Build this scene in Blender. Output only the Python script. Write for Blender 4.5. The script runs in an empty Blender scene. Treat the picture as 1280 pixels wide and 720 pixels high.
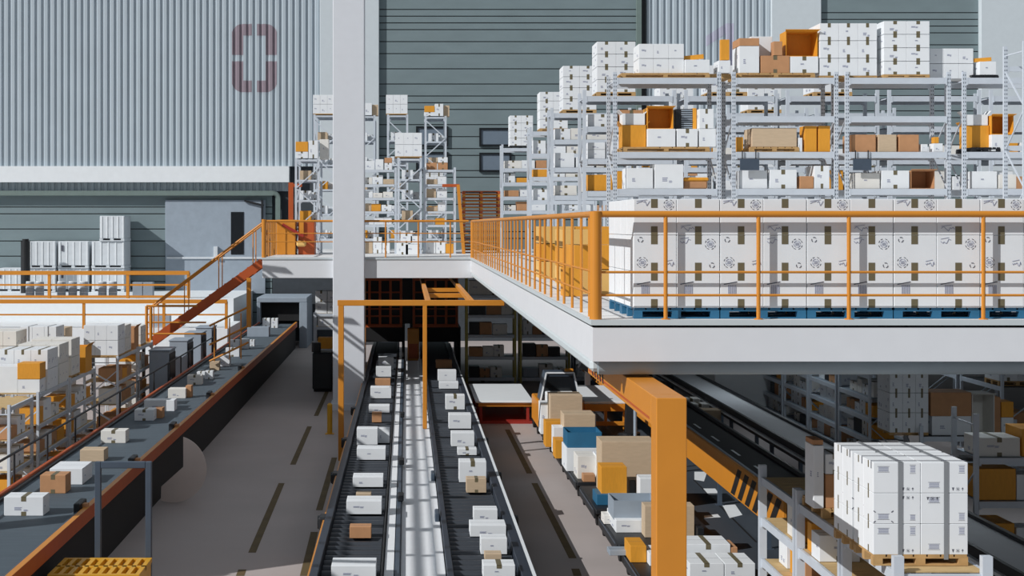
import bpy, bmesh, math, random
from mathutils import Vector, Matrix
random.seed(7)
S = bpy.context.scene
C = bpy.data.collections.new('warehouse'); S.collection.children.link(C)
CAMZ, F, VX, VY = 7.2, 1800.0, 508.0, 281.0
M = 5.916          # mezzanine floor level
R = random.Random

def lin(c):
    c = c / 255.0
    return c / 12.92 if c <= .04045 else ((c + .055) / 1.055) ** 2.4
def X_(x, s): return (x - VX) / s          # survey of the place: photo column -> metres at scale s px/m
def Z_(y, s): return CAMZ - (y - VY) / s
def Y_(s): return F / s

# ------------------------------------------------------------------ materials
MATS = {}
def mat(name, rgb, rough=.6, metal=0.0, var=.05, scale=3.0, stretch=(1, 1, 1), bump=0.0):
    if name in MATS: return MATS[name]
    m = bpy.data.materials.new(name); m.use_nodes = True
    nt = m.node_tree; b = nt.nodes['Principled BSDF']
    b.inputs['Roughness'].default_value = rough; b.inputs['Metallic'].default_value = metal
    col = [lin(v) for v in rgb]
    tc = nt.nodes.new('ShaderNodeTexCoord'); mp = nt.nodes.new('ShaderNodeMapping'); mp.inputs['Scale'].default_value = stretch
    nz = nt.nodes.new('ShaderNodeTexNoise'); nz.inputs['Scale'].default_value = scale; nz.inputs['Detail'].default_value = 4
    rp = nt.nodes.new('ShaderNodeValToRGB')
    rp.color_ramp.elements[0].position = .3; rp.color_ramp.elements[1].position = .7
    rp.color_ramp.elements[0].color = [max(0, v * (1 - var)) for v in col] + [1]
    rp.color_ramp.elements[1].color = [min(1, v * (1 + var)) for v in col] + [1]
    L = nt.links
    L.new(tc.outputs['Object'], mp.inputs[0]); L.new(mp.outputs[0], nz.inputs['Vector'])
    L.new(nz.outputs['Fac'], rp.inputs[0]); L.new(rp.outputs[0], b.inputs['Base Color'])
    if bump:
        bp = nt.nodes.new('ShaderNodeBump'); bp.inputs['Strength'].default_value = bump; bp.inputs['Distance'].default_value = .02
        L.new(nz.outputs['Fac'], bp.inputs['Height']); L.new(bp.outputs[0], b.inputs['Normal'])
    MATS[name] = m
    return m

FLOOR = mat('concrete floor', (172, 163, 160), .75, var=.06, scale=.35)
CORR = mat('corrugated panel', (176, 188, 196), .5, var=.03, scale=.6)
SLAT = mat('shutter slat', (118, 134, 138), .6, var=.06, scale=.5, stretch=(1, 1, 3))
PLAS = mat('painted pilaster', (200, 209, 214), .7, var=.02)
MEZZ = mat('painted steel fascia', (220, 223, 227), .55, var=.015)
MEZF = mat('mezzanine deck', (225, 226, 226), .7, var=.04, scale=1)
LIPM = mat('deck edge grey', (196, 205, 208), .6, var=.02)
COLM = mat('painted column', (214, 218, 224), .7, var=.015)
TRIM = mat('white trim', (228, 233, 236), .6, var=.02)
DUCT = mat('green grey duct', (112, 128, 124), .5, var=.05)
DARK = mat('black steel', (26, 29, 33), .5, var=.15)
SLATE = mat('slate blue steel', (66, 78, 92), .45, var=.08)
DIM = mat('dark recess panel and shade backdrop', (58, 64, 70), .8, var=.1)
ORANGE = mat('orange paint', (206, 134, 42), .45, var=.03, scale=2)
RUST = mat('red orange paint', (178, 82, 34), .5, var=.06)
YELLOW = mat('yellow paint', (214, 160, 40), .45, var=.04)
OLIVE = mat('dull yellow paint', (176, 164, 84), .5, var=.06)
RACK = mat('galvanised rack', (196, 204, 213), .45, metal=.0, var=.04)
HOLE = mat('perforation', (70, 80, 92), .8, var=.05)
BELT = mat('grey belt rubber', (76, 88, 97), .7, var=.12, scale=6, stretch=(.2, 3, 1))
ROLL = mat('steel roller', (56, 61, 68), .45, metal=.1, var=.06)
WHITE = mat('white cardboard', (228, 232, 235), .75, var=.02, scale=4)
CREAM = mat('off white cardboard', (224, 222, 216), .8, var=.03, scale=4)
BROWN = mat('brown cardboard', (186, 138, 98), .8, var=.06, scale=5)
TAN = mat('tan cardboard', (196, 174, 146), .8, var=.05, scale=5, stretch=(1, 1, 4))
AMBER = mat('amber board', (220, 152, 44), .6, var=.05, scale=6, stretch=(6, 6, 1))
BUFF = mat('buff board', (222, 180, 106), .7, var=.04)
BLUE = mat('blue plastic', (42, 104, 140), .5, var=.08)
GREY = mat('blue grey plastic', (150, 162, 174), .55, var=.05)
CRATE = mat('pale grey crate', (205, 211, 216), .6, var=.05)
WOOD = mat('pallet wood', (184, 148, 98), .8, var=.16, scale=6, stretch=(1, 8, 1))
PLANK = mat('shelf board wood', (196, 168, 120), .8, var=.12, scale=4, stretch=(6, 1, 1))
TAPE = mat('brown packing tape', (108, 100, 76), .5, var=.05)
INK = mat('grey blue print', (150, 155, 176), .8, var=.05)
NAVY = mat('navy steel frame', (44, 52, 64), .5, var=.08)
BEAMU = mat('edge beam grey', (142, 154, 160), .55, var=.03)
FLSHADE = mat('painted floor shade', (54, 62, 71), .7, var=.06, scale=.5)
WALKW = mat('pale walkway plate', (236, 239, 242), .6, var=.02)
INKD = mat('dark print', (84, 86, 98), .8, var=.05)
STRAP = mat('grey strapping', (132, 136, 140), .5, var=.04)
LINE = mat('worn floor paint', (92, 76, 44), .8, var=.2, scale=2)
ZERO = mat('faded red stencil paint', (142, 129, 138), .7, var=.04)
ONE = mat('faded violet stencil paint', (172, 172, 190), .7, var=.08, scale=1)
GLASS = mat('dark window pane', (22, 26, 30), .15, var=.02)
PANE = mat('blue grey panel pane', (110, 124, 138), .4, var=.03)
BLACKR = mat('black rubber', (20, 20, 22), .7, var=.1)
DISC = mat('pale round sheet', (214, 200, 192), .7, var=.02)
RED = mat('dark red paint', (150, 40, 30), .5, var=.05)

# ------------------------------------------------------------------ mesh builder
class MB:
    def __init__(s): s.v = []; s.f = []; s.m = []; s.mats = []
    def mi(s, m):
        if m not in s.mats: s.mats.append(m)
        return s.mats.index(m)
    def poly(s, pts, faces, m):
        n = len(s.v); s.v += [tuple(p) for p in pts]; k = s.mi(m)
        for f in faces: s.f.append([n + i for i in f]); s.m.append(k)
    def box(s, x0, x1, y0, y1, z0, z1, m):
        p = [(x0, y0, z0), (x1, y0, z0), (x1, y1, z0), (x0, y1, z0), (x0, y0, z1), (x1, y0, z1), (x1, y1, z1), (x0, y1, z1)]
        s.poly(p, [(0, 3, 2, 1), (4, 5, 6, 7), (0, 1, 5, 4), (1, 2, 6, 5), (2, 3, 7, 6), (3, 0, 4, 7)], m)
        return s
    def rbox(s, x0, x1, y0, y1, z0, z1, m, b=.01):
        """box with chamfered edges"""
        b = min(b, (x1 - x0) / 3, (y1 - y0) / 3, (z1 - z0) / 3)
        bm = bmesh.new(); bmesh.ops.create_cube(bm, size=1)
        for v in bm.verts:
            v.co = Vector(((x0 + x1) / 2 + v.co.x * (x1 - x0), (y0 + y1) / 2 + v.co.y * (y1 - y0), (z0 + z1) / 2 + v.co.z * (z1 - z0)))
        bmesh.ops.bevel(bm, geom=bm.edges[:], offset=b, segments=1, affect='EDGES')
        bm.verts.ensure_lookup_table()
        s.poly([v.co[:] for v in bm.verts], [[v.index for v in f.verts] for f in bm.faces], m); bm.free()
        return s
    def bar(s, a, b, w, h, m, up=(0, 0, 1)):
        a = Vector(a); b = Vector(b); d = (b - a).normalized(); u = Vector(up)
        if abs(d.dot(u)) > .97: u = Vector((0, 1, 0))
        r = d.cross(u).normalized() * (w / 2); u = r.cross(d).normalized() * (h / 2)
        p = [a - r - u, a + r - u, a + r + u, a - r + u, b - r - u, b + r - u, b + r + u, b - r + u]
        s.poly(p, [(0, 1, 2, 3), (7, 6, 5, 4), (0, 4, 5, 1), (1, 5, 6, 2), (2, 6, 7, 3), (3, 7, 4, 0)], m)
        return s
    def cyl(s, a, b, r, m, n=12, r2=None):
        a = Vector(a); b = Vector(b); d = (b - a).normalized(); u = Vector((0, 0, 1))
        if abs(d.dot(u)) > .97: u = Vector((0, 1, 0))
        r2 = r if r2 is None else r2
        x = d.cross(u).normalized(); y = d.cross(x).normalized()
        p = [a + (x * math.cos(t) + y * math.sin(t)) * r for t in [2 * math.pi * i / n for i in range(n)]]
        p += [b + (x * math.cos(t) + y * math.sin(t)) * r2 for t in [2 * math.pi * i / n for i in range(n)]]
        s.poly(p, [tuple(range(n - 1, -1, -1)), tuple(range(n, 2 * n))] + [(i, (i + 1) % n, n + (i + 1) % n, n + i) for i in range(n)], m)
        return s
    def prism(s, prof, y0, y1, m):
        """prof: list of (x,z), extruded in y"""
        n = len(prof)
        p = [(x, y0, z) for x, z in prof] + [(x, y1, z) for x, z in prof]
        s.poly(p, [tuple(range(n)), tuple(range(2 * n - 1, n - 1, -1))] + [(i, n + i, n + (i + 1) % n, (i + 1) % n) for i in range(n)], m)
        return s
    def mesh(s, name):
        me = bpy.data.meshes.new(name); me.from_pydata(s.v, [], s.f)
        for m in s.mats: me.materials.append(m)
        me.polygons.foreach_set('material_index', s.m)
        bm = bmesh.new(); bm.from_mesh(me); bmesh.ops.recalc_face_normals(bm, faces=bm.faces); bm.to_mesh(me); bm.free()
        me.update(); return me

def link(name, me, parent=None, loc=(0, 0, 0), rz=0.0):
    o = bpy.data.objects.new(name, me); C.objects.link(o); o.location = loc; o.rotation_euler = (0, 0, rz)
    if parent: o.parent = parent
    return o
SEEN = {}
def tag(o, label, cat, group=None, kind=None):
    n = len(label.split())
    if n > 16 or n < 4: print('LABEL LENGTH', n, label)
    if label in SEEN and not (group and SEEN[label] == group): print('DUP LABEL', label)
    SEEN[label] = group
    o['label'] = label; o['category'] = cat
    if group: o['group'] = group
    if kind: o['kind'] = kind
    return o
def thing(name, label, cat, loc=(0, 0, 0), rz=0.0, group=None):
    return tag(link(name, None, None, loc, rz), label, cat, group)
def solo(name, mb, label, cat, loc=(0, 0, 0), rz=0.0, group=None):
    return tag(link(name, mb.mesh(name), None, loc, rz), label, cat, group)
def part(name, mb, parent, label=None):
    o = link(name, mb.mesh(name), parent)
    if label: o['label'] = label
    return o
def struct(name, mb, parent=None):
    o = link(name, mb.mesh(name), parent)
    if not parent: o['kind'] = 'structure'
    return o
def copy_tree(o, parent=None):
    c = o.copy(); C.objects.link(c)
    if parent: c.parent = parent
    for ch in [k for k in C.objects if k.parent == o]: copy_tree(ch, c)
    return c

ORD = ['first', 'second', 'third', 'fourth', 'fifth', 'sixth', 'seventh', 'eighth', 'ninth', 'tenth', 'eleventh', 'twelfth', 'thirteenth', 'fourteenth', 'fifteenth', 'sixteenth', 'seventeenth', 'eighteenth', 'nineteenth', 'twentieth']
CACHE = {}

# ------------------------------------------------------------------ cartons
COL = {'white': WHITE, 'cream': CREAM, 'brown': BROWN, 'tan': TAN, 'amber': AMBER, 'buff': BUFF, 'grey': GREY, 'blue': BLUE, 'dark': DARK}
def carton_mesh(w, d, h, col, tape='none', ink=True, seed=0):
    key = (round(w, 2), round(d, 2), round(h, 2), col, tape, ink, seed)
    if key in CACHE: return CACHE[key]
    m = COL[col]; b = MB(); r = R(seed * 13 + 5)
    b.rbox(-w/2, w/2, -d/2, d/2, 0, h, m, .006)
    e = .003
    b.box(-w/2 + .02, w/2 - .02, -.004, .004, h - .001, h + .001, INKD)          # flap seam
    if tape in ('v', 'both'):
        t = min(.05, w * .08)
        b.box(-t, t, -d/2 - e, d/2 + e, h - .001, h + e, TAPE)
        b.box(-t, t, -d/2 - e, -d/2 + .001, h - h * .24, h + e, TAPE); b.box(-t, t, d/2 - .001, d/2 + e, h - h * .24, h + e, TAPE)
        b.box(-t, t, -d/2 - e, -d/2 + .001, 0, h * .22, TAPE)
    if ink and col in ('white', 'cream'):
        for face in range(3):
            for k in range(r.choice((1, 2, 2))):
                u = r.uniform(.15, .6); v = r.uniform(.12, .62); pw = r.uniform(.12, .24); ph = r.uniform(.08, .2)
                if face == 0:
                    x0 = -w/2 + u * w; z0 = v * h
                    for q in range(3): b.box(x0, x0 + pw * w * r.uniform(.6, 1), -d/2 - e, -d/2 + .001, z0 + q * ph * h / 3, z0 + (q + .6) * ph * h / 3, INK)
                else:
                    sx = -1 if face == 1 else 1
                    y0 = -d/2 + u * d; z0 = v * h; xa = sx * w/2
                    for q in range(3): b.box(min(xa, xa + sx * e), max(xa, xa + sx * e), y0, y0 + pw * d * r.uniform(.6, 1), z0 + q * ph * h / 3, z0 + (q + .6) * ph * h / 3, INK)
    CACHE[key] = b.mesh('carton'); return CACHE[key]
NAMES = {'white': 'white carton', 'cream': 'off-white carton', 'brown': 'brown cardboard box', 'tan': 'tan cardboard box', 'amber': 'amber-yellow box', 'buff': 'buff-coloured box', 'grey': 'blue-grey crate', 'blue': 'blue plastic crate', 'dark': 'black crate'}
OBJN = {'white': 'white_carton', 'cream': 'shipping_carton', 'brown': 'cardboard_box', 'tan': 'cardboard_box', 'amber': 'amber_box', 'buff': 'amber_box', 'grey': 'plastic_crate', 'blue': 'plastic_crate', 'dark': 'plastic_crate'}
def carton(x, y, z, w, d, h, col, where, group=None, rz=0.0, tape=None, ink=True, seed=None, label=None):
    seed = random.randrange(4) if seed is None else seed
    h -= .008; z += .003
    if tape is None: tape = 'v' if col in ('white', 'cream', 'brown') and random.random() < .5 else 'none'
    o = link('taped_carton' if (col in ('white', 'cream') and tape == 'v') else OBJN[col], carton_mesh(w, d, h, col, tape, ink, seed), None, (x, y, z), rz)
    return tag(o, label or f"{NAMES[col]} {where}", 'box' if 'crate' not in NAMES[col] else 'crate', group)
def open_box(x, y, z, w, d, h, col, label, group=None, rz=0.0, side=True, flaps=True):
    """box with its mouth towards the viewer (side) or open on top, inner walls and flaps of their own"""
    m = COL[col]; t = .02
    root = thing('open_box', label, 'box', (x, y, z), rz, group)
    b = MB()
    if side:
        b.box(-w/2, w/2, -d/2, d/2, 0, t, m).box(-w/2, w/2, -d/2, d/2, h - t, h, m).box(-w/2, -w/2 + t, -d/2, d/2, t, h - t, m).box(w/2 - t, w/2, -d/2, d/2, t, h - t, m).box(-w/2 + t, w/2 - t, d/2 - t, d/2, t, h - t, m)
        part('body', b, root)
        f = MB(); f.poly([(-w/2, -d/2, h), (w/2, -d/2, h), (w/2 * 1.1, -d/2 - .14, h + .03), (-w/2 * 1.1, -d/2 - .14, h + .03), (-w/2, -d/2, h - .01), (w/2, -d/2, h - .01), (w/2 * 1.1, -d/2 - .14, h + .02), (-w/2 * 1.1, -d/2 - .14, h + .02)],
               [(0, 1, 2, 3), (4, 7, 6, 5), (0, 3, 7, 4), (1, 5, 6, 2), (2, 6, 7, 3), (0, 4, 5, 1)], m); part('flap', f, root)
    else:
        b.box(-w/2, w/2, -d/2, d/2, 0, t, m).box(-w/2, w/2, -d/2, -d/2 + t, t, h, m).box(-w/2, w/2, d/2 - t, d/2, t, h, m).box(-w/2, -w/2 + t, -d/2 + t, d/2 - t, t, h, m).box(w/2 - t, w/2, -d/2 + t, d/2 - t, t, h, m)
        part('body', b, root)
        for sx in (-1, 1) if flaps else ():
            f = MB(); f.bar((sx * w/2, 0, h - .01), (sx * (w/2 + .1), 0, h + .1), d - .02, .012, m, up=(1, 0, 0)); part('flap', f, root)
    return root

# ------------------------------------------------------------------ pallets
def pallet_parts(w, d, h, m, root):
    key = ('pal', round(w, 2), round(d, 2), h, m.name)
    if key not in CACHE:
        a = MB(); n = 7
        for i in range(n):
            x0 = -w/2 + i * w / n; a.box(x0 + .01, x0 + w / n - .015, -d/2, d/2, h - .03, h, m)
        a2 = MB()
        for y in (-d/2, -.05, d/2 - .1): a2.box(-w/2, w/2, y, y + .1, h - .05, h - .03, m)
        bl = MB(); bl.box(-.06, .06, -.05, .05, .02, h - .05, m)
        sk = MB(); sk.box(-w/2, w/2, -.05, .05, 0, .02, m)
        CACHE[key] = (a.mesh('deck'), a2.mesh('stringer_board'), bl.mesh('block'), sk.mesh('bottom_board'))
    dk, st, bl, sk = CACHE[key]
    link('deck', dk, root); link('stringer_board', st, root)
    for y in (-d/2 + .05, 0, d/2 - .05):
        link('bottom_board', sk, root, (0, y, 0))
        for x in (-w/2 + .06, 0, w/2 - .06): link('block', bl, root, (x, y, 0))
def pallet(x, y, z, w, d, label, m=WOOD, h=.145, group=None, rz=0.0, small=False, cat='pallet'):
    z += .002
    if not small:
        r = thing('pallet', label, cat, (x, y, z), rz, group); pallet_parts(w, d, h, m, r); return r
    key = ('spal', round(w, 2), round(d, 2), h, m.name)
    if key not in CACHE:
        b = MB(); b.box(-w/2, w/2, -d/2, d/2, h - .035, h, m)
        for yy in (-d/2, -.06, d/2 - .12):
            b.box(-w/2, w/2, yy, yy + .12, 0, .02, m)
            for xx in (-w/2, -.06, w/2 - .12): b.box(xx, xx + .12, yy, yy + .12, .02, h - .035, m)
        CACHE[key] = b.mesh('pallet')
    return tag(link('pallet', CACHE[key], None, (x, y, z), rz), label, cat, group)

def stack(x, y, z, w, d, h, nx, ny, nz, desc, group, col='white', pal=WOOD, ph=.145, palz=None, strap=False, tape='v', only_front=False, small=True, view='front'):
    """cartons in a block on a pallet; x,y = middle of the front bottom edge"""
    if pal: pallet(x, y + d/2, z, w, d, f"{'black' if pal is DARK else 'blue' if pal is BLUE else 'wooden'} pallet under {desc}", pal, ph, group + ' pallets', small=small)
    else: ph = 0
    cw, cd, ch = w / nx, d / ny, h / nz
    for k in range(nz):
        rn = 'top' if k == nz - 1 else 'bottom' if k == 0 else ('middle' if nz == 3 else ('upper middle' if k > nz / 2 - .6 else 'lower middle'))
        for i in range(nx):
            cn = 'left' if i == 0 else 'right' if i == nx - 1 else 'centre'
            for j in range(ny):
                if only_front and j > 0: continue
                dn = 'front' if j == 0 else 'back' if j == ny - 1 else 'inner'
                if ny > 3 and j not in (0, ny - 1): dn = ORD[j] + ' deep'
                carton(x - w/2 + cw * (i + .5), y + cd * (j + .5), z + ph + ch * k, cw - .006, cd - .006, ch - .004, col, '', group, tape=tape, label=f"{NAMES[col]}, {rn} {cn} {dn}".replace(' front', '' if ny == 1 else ' front') + f", {desc}")
    if strap:
        for q, xx in enumerate((x - w * .27, x + w * .27)):
            b = MB(); z0 = z + ph; z1 = z0 + h
            for a, c in (((xx, y - .006, z0), (xx, y - .006, z1)), ((xx, y + d + .004, z0), (xx, y + d + .004, z1))): b.box(xx - .012, xx + .012, a[1] - .002, a[1] + .004, z0, z1, STRAP)
            b.box(xx - .012, xx + .012, y - .006, y + d + .006, z1, z1 + .005, STRAP)
            solo('packing_strap', b, f"grey strap round {'left' if q == 0 else 'right'} side of {desc}", 'strap', group='straps round stacks')

# ------------------------------------------------------------------ racks
def upright_mesh(h, detail):
    key = ('up', round(h, 2), detail)
    if key not in CACHE:
        b = MB(); b.box(-.05, .05, -.035, .035, 0, h, RACK); b.box(-.07, .07, -.06, .06, 0, .012, RACK)
        if detail:
            n = int(h / .1)
            for i in range(n):
                z = .06 + i * .1
                for xx in (-.025, .025): b.box(xx - .009, xx + .009, -.0375, -.034, z, z + .04, HOLE)
        CACHE[key] = b.mesh('upright')
    return CACHE[key]
def rack(label, x, y, w, d, z0, ztop, levels, rz=0.0, detail=False, deck=None, group=None, m=RACK, bh=.13, n_brace=None, upw=1):
    root = thing('storage_rack', label, 'rack', (x, y, z0), rz, group)
    H = ztop - z0
    um = upright_mesh(H, detail)
    if m is not RACK:
        k2 = ('upm', round(H, 2), m.name)
        if k2 not in CACHE:
            b = MB(); b.box(-.05, .05, -.035, .035, 0, H, m); CACHE[k2] = b.mesh('upright')
        um = CACHE[k2]
    for xx in (0, w):
        for yy in (0, d): link('upright', um, root, (xx, yy, 0)).scale = (1, upw, 1)
        key = ('br', round(H, 2), round(d, 2))
        if key not in CACHE:
            b = MB(); z = .15; sgn = 0; st = 1.0
            while z + st < H - .2:
                a, c = (0, d) if sgn % 2 == 0 else (d, 0)
                b.bar((0, a, z), (0, c, z + st), .03, .03, RACK); z += st; sgn += 1
            b.bar((0, 0, .12), (0, d, .12), .03, .03, RACK); b.bar((0, 0, H - .24), (0, d, H - .24), .03, .03, RACK)
            CACHE[key] = b.mesh('brace')
        link('brace', CACHE[key], root, (xx, 0, 0))
    for zl in levels:
        kb = ('beam', round(w, 2), bh)
        if kb not in CACHE:
            b = MB(); b.box(.05, w - .05, -.045, .01, -bh, 0, RACK); b.box(.05, .09, -.05, .015, -bh - .03, 0, RACK); b.box(w - .09, w - .05, -.05, .015, -bh - .03, 0, RACK)
            CACHE[kb] = b.mesh('beam')
        link('beam', CACHE[kb], root, (0, 0, zl - z0 - .004)); link('beam', CACHE[kb], root, (0, d + .02, zl - z0 - .004))
        if deck:
            kd = ('sd', round(w, 2), round(d, 2), deck.name)
            if kd not in CACHE:
                b = MB(); n = max(3, int(w / .3))
                for i in range(n): b.box(.06 + i * (w - .12) / n, .06 + (i + .94) * (w - .12) / n, .012, d - .012, -.02, .0, deck)
                CACHE[kd] = b.mesh('shelf_deck')
            link('shelf_deck', CACHE[kd], root, (0, 0, zl - z0 - .004))
    return root

def fill(a0, a1, b, z, hmax, depth, where, group, axis='x', pal=('white', 'white', 'white', 'brown', 'amber', 'tan'), seed=1, gap=.05, wmin=.35, wmax=.7, two=.3, face=1):
    """a row of mixed goods; axis x: a = X, b = Y of the front edge; axis y: a = Y, b = X of the face edge"""
    r = R(seed); a = a0; i = 0; items = []
    while True:
        w = r.uniform(wmin, wmax)
        if a + w > a1 or i > 19: break
        h = r.uniform(.45, .95) * hmax; dd = min(depth, r.uniform(.55, 1.0) * depth)
        items.append((a, w, h, dd, r.choice(pal), r.random(), r.random())); a += w + r.uniform(.01, gap); i += 1
    w1 = 'from left' if axis == 'x' else 'from near end'
    for k, (a, w, h, dd, c, q, q2) in enumerate(items):
        pos = f"{ORD[k]} {w1}, {where}"
        if q < two and h > .5:
            h1 = h * .55; hs = [(0, h1, 'lower '), (h1, h * .42, 'upper ')]
        else: hs = [(0, h, '')]
        for zz, hh, lu in hs:
            cc = c if lu != 'upper ' else r.choice(pal)
            if axis == 'x': carton(a + w/2, b + dd/2, z + zz, w, dd, hh, cc, f"{lu}{pos}".strip(), group, label=f"{lu}{NAMES[cc]} {pos}")
            else: carton(b - dd/2 * face, a + w/2, z + zz, w, dd, hh, cc, pos, group, rz=-math.pi/2 * (-face), label=f"{lu}{NAMES[cc]} {pos}")

# ================================================================== SETTING
def build_setting():
    b = MB(); b.box(-60, 60, 8, 91, -.3, 0, FLOOR); fl = struct('floor', b)
    # lane dashes painted on the floor, surveyed on both aisles
    def dash(p, q, w, nm='lane_line'):
        s0 = (p[1] - VY) / CAMZ; s1 = (q[1] - VY) / CAMZ
        a = Vector((X_(p[0], s0), Y_(s0), .004)); c = Vector((X_(q[0], s1), Y_(s1), .004))
        b = MB(); b.poly([(a.x - w/2, a.y, .004), (a.x + w/2, a.y, .004), (c.x + w/2, c.y, .004), (c.x - w/2, c.y, .004)], [(0, 1, 2, 3)], LINE)
        part(nm, b, fl)
    for p, q in (((315, 691), (352, 604)), ((366, 581), (387, 533)), ((395, 520), (409, 489)), ((399, 638), (418, 572)), ((380, 720), (393, 665)),
                 ((716, 698), (668, 604)), ((662, 592), (634, 537)), ((622, 474), (612, 458)), ((604, 478), (598, 468)), ((300, 720), (303, 712)), ((722, 720), (719, 711))):
        dash(p, q, .17)
    b = MB(); b.box(6.75, 9.85, 24, 70, .001, .004, FLSHADE); part('painted_shade_strip', b, fl)  # floor shade below the mezzanine laid on as a dark strip
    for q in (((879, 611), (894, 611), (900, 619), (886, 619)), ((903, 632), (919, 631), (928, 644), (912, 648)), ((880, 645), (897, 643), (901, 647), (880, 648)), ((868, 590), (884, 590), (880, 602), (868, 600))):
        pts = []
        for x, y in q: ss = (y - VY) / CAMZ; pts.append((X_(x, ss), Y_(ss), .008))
        b = MB(); b.poly(pts, [(0, 1, 2, 3)], TRIM); part('painted_sun_patch', b, fl)  # sunlit spots in that shade, drawn as white quads
    a, c = (866, 600), (944, 678); pts = []
    for (x, y), dx in ((a, 0), (a, .05), (c, .05), (c, 0)): ss = (y - VY) / CAMZ; pts.append((X_(x, ss) + dx, Y_(ss), .007))
    b = MB(); b.poly(pts, [(0, 1, 2, 3)], BLACKR); part('floor_groove', b, fl)
    # back wall
    def ribs(x0, x1, z0, z1, y, name, pitch=.41):
        b = MB(); n = int((x1 - x0) / pitch); prof = []
        for i in range(n):
            x = x0 + i * (x1 - x0) / n; p = (x1 - x0) / n
            prof += [(x, 0), (x + p * .12, -.09), (x + p * .55, -.09), (x + p * .67, 0)]
        prof.append((x1, 0))
        k = len(prof)
        pts = [(px, y + py, z0) for px, py in prof] + [(px, y + py, z1) for px, py in prof]
        b.poly(pts, [(i, i + 1, k + i + 1, k + i) for i in range(k - 1)], CORR)
        o = struct(name, b)
        return o, prof
    base = MB(); base.box(-60, 60, 90.25, 90.8, 0, 34, DIM); struct('wall_back', base)
    wl, prof = ribs(-52, -5.3, 10.85, 34, 90.1, 'wall_panel_left')
    wr, prof2 = ribs(15.0, 22.9, 4, 34, 90.1, 'wall_panel_right')
    ribs(-52, -7.4, 9.3, 9.85, 90.15, 'trim_corrugated_strip')
    b = MB(); b.box(-52, -7.3, 89.5, 90.2, 9.85, 10.85, TRIM); struct('trim_band', b)
    def paint(prof, y, zint, m, name, parent, xa, xb):
        b = MB()
        for i in range(len(prof) - 1):
            (p0, q0), (p1, q1) = prof[i], prof[i + 1]
            if p1 < xa or p0 > xb or p1 - p0 < 1e-4: continue
            n = max(1, int((p1 - p0) / .04))
            for k in range(n):
                t0, t1 = k / n, (k + 1) / n
                ax, bx = p0 + (p1 - p0) * t0, p0 + (p1 - p0) * t1; ay, by = q0 + (q1 - q0) * t0, q0 + (q1 - q0) * t1
                for za, zb in zint((ax + bx) / 2): b.poly([(ax, y + ay - .012, za), (bx, y + by - .012, za), (bx, y + by - .012, zb), (ax, y + ay - .012, zb)], [(0, 1, 2, 3)], m)
        return struct(name, b, parent)
    cx, cz, hw, hh, rr = X_(318, 20), Z_(72.5, 20), 1.42, 2.13, .7
    def zero(x):
        u = abs(x - cx); out = []
        if u > hw or u < .15: return out
        top = hh - (rr - math.sqrt(max(0, rr * rr - max(0, u - (hw - rr)) ** 2)))
        t = .72
        for s in (1, -1):
            if u > hw - t: z0 = .2
            else:
                ri = .3; z0 = hh - t - (ri - math.sqrt(max(0, ri * ri - max(0, u - (hw - t - ri)) ** 2))) * 0
            if top > z0: out.append((cz + z0, cz + top) if s == 1 else (cz - top, cz - z0))
        return out
    paint(prof, 90.1, zero, ZERO, 'stencil_zero', wl, cx - hw, cx + hw)
    ox = X_(908, 20)
    def one(x):
        if ox <= x <= ox + .45: return [(Z_(112, 20), Z_(29, 20))]
        if ox - 1.25 <= x < ox:
            t = (x - (ox - 1.25)) / 1.25; zt = Z_(45, 20) + t * (Z_(29, 20) - Z_(45, 20)); return [(zt - .65, zt)]
        return []
    paint(prof2, 90.1, one, ONE, 'stencil_one', wr, ox - 1.3, ox + .5)
    # shutters of wide slats with dark joints
    def shutter(x0, x1, z0, z1, y, name, seed, frame=True):
        r = R(seed); b = MB(); z = z0
        while z < z1:
            h = r.choice((.42, .42, .75, .75, .95)); h = min(h, z1 - z)
            b.box(x0, x1, y, y + .12, z + .06, z + h, SLAT); b.box(x0, x1, y + .06, y + .12, z, z + .06, DARK); z += h
        return struct(name, b)
    shutter(-1.8, 14.35, 4.0, 34, 90.0, 'shutter_middle', 3)
    shutter(25.8, 35.8, 4, 34, 90.0, 'shutter_right', 5)
    shutter(-52, -8.4, 0, 9.1, 90.05, 'shutter_left', 9)
    b = MB(); b.box(14.35, 14.65, 89.7, 90.2, 0, 34, DUCT); b.box(14.65, 15.0, 90.1, 90.2, 0, 34, DARK); struct('trim_post', b)
    for i, (x0, x1, y0) in enumerate(((-5.4, -1.7, 89.7), (22.75, 25.85, 89.7), (35.75, 40.5, 89.6))):
        b = MB(); b.rbox(x0, x1, y0, 90.3, 0, 34, PLAS, .03); struct('wall_pilaster_' + ('left', 'middle', 'right')[i], b)
    # recessed opening frame on the left
    b = MB(); zt = 9.17; xr = -8.0; r_ = .3; n = 8
    pts = [(-52, zt), (xr - r_, zt)] + [(xr - r_ + r_ * math.sin(t * math.pi / 2 / n), zt - r_ + r_ * math.cos(t * math.pi / 2 / n)) for t in range(1, n + 1)] + [(xr, 3.0)]
    for (ax, az), (bx, bz) in zip(pts, pts[1:]): b.bar((ax, 89.8, az), (bx, 89.8, bz), (.5), .3, DUCT, up=(0, 0, 1) if abs(bx - ax) > abs(bz - az) else (1, 0, 0))
    struct('trim_opening_frame', b)
    # door with window slit
    b = MB(); b.rbox(X_(207, 20), X_(332, 20), 89.86, 90.04, 2.9, Z_(250, 20), GREY, .02); d = struct('door_1', b)
    b = MB(); b.box(X_(289, 20), X_(305, 20), 89.83, 89.88, Z_(318, 20), Z_(265, 20), GLASS); part('door_glass', b, d)
    b = MB(); b.box(X_(209, 20), X_(330, 20), 89.78, 89.88, Z_(323.5, 20), Z_(321, 20), CRATE); part('door_ledge', b, d)
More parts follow.
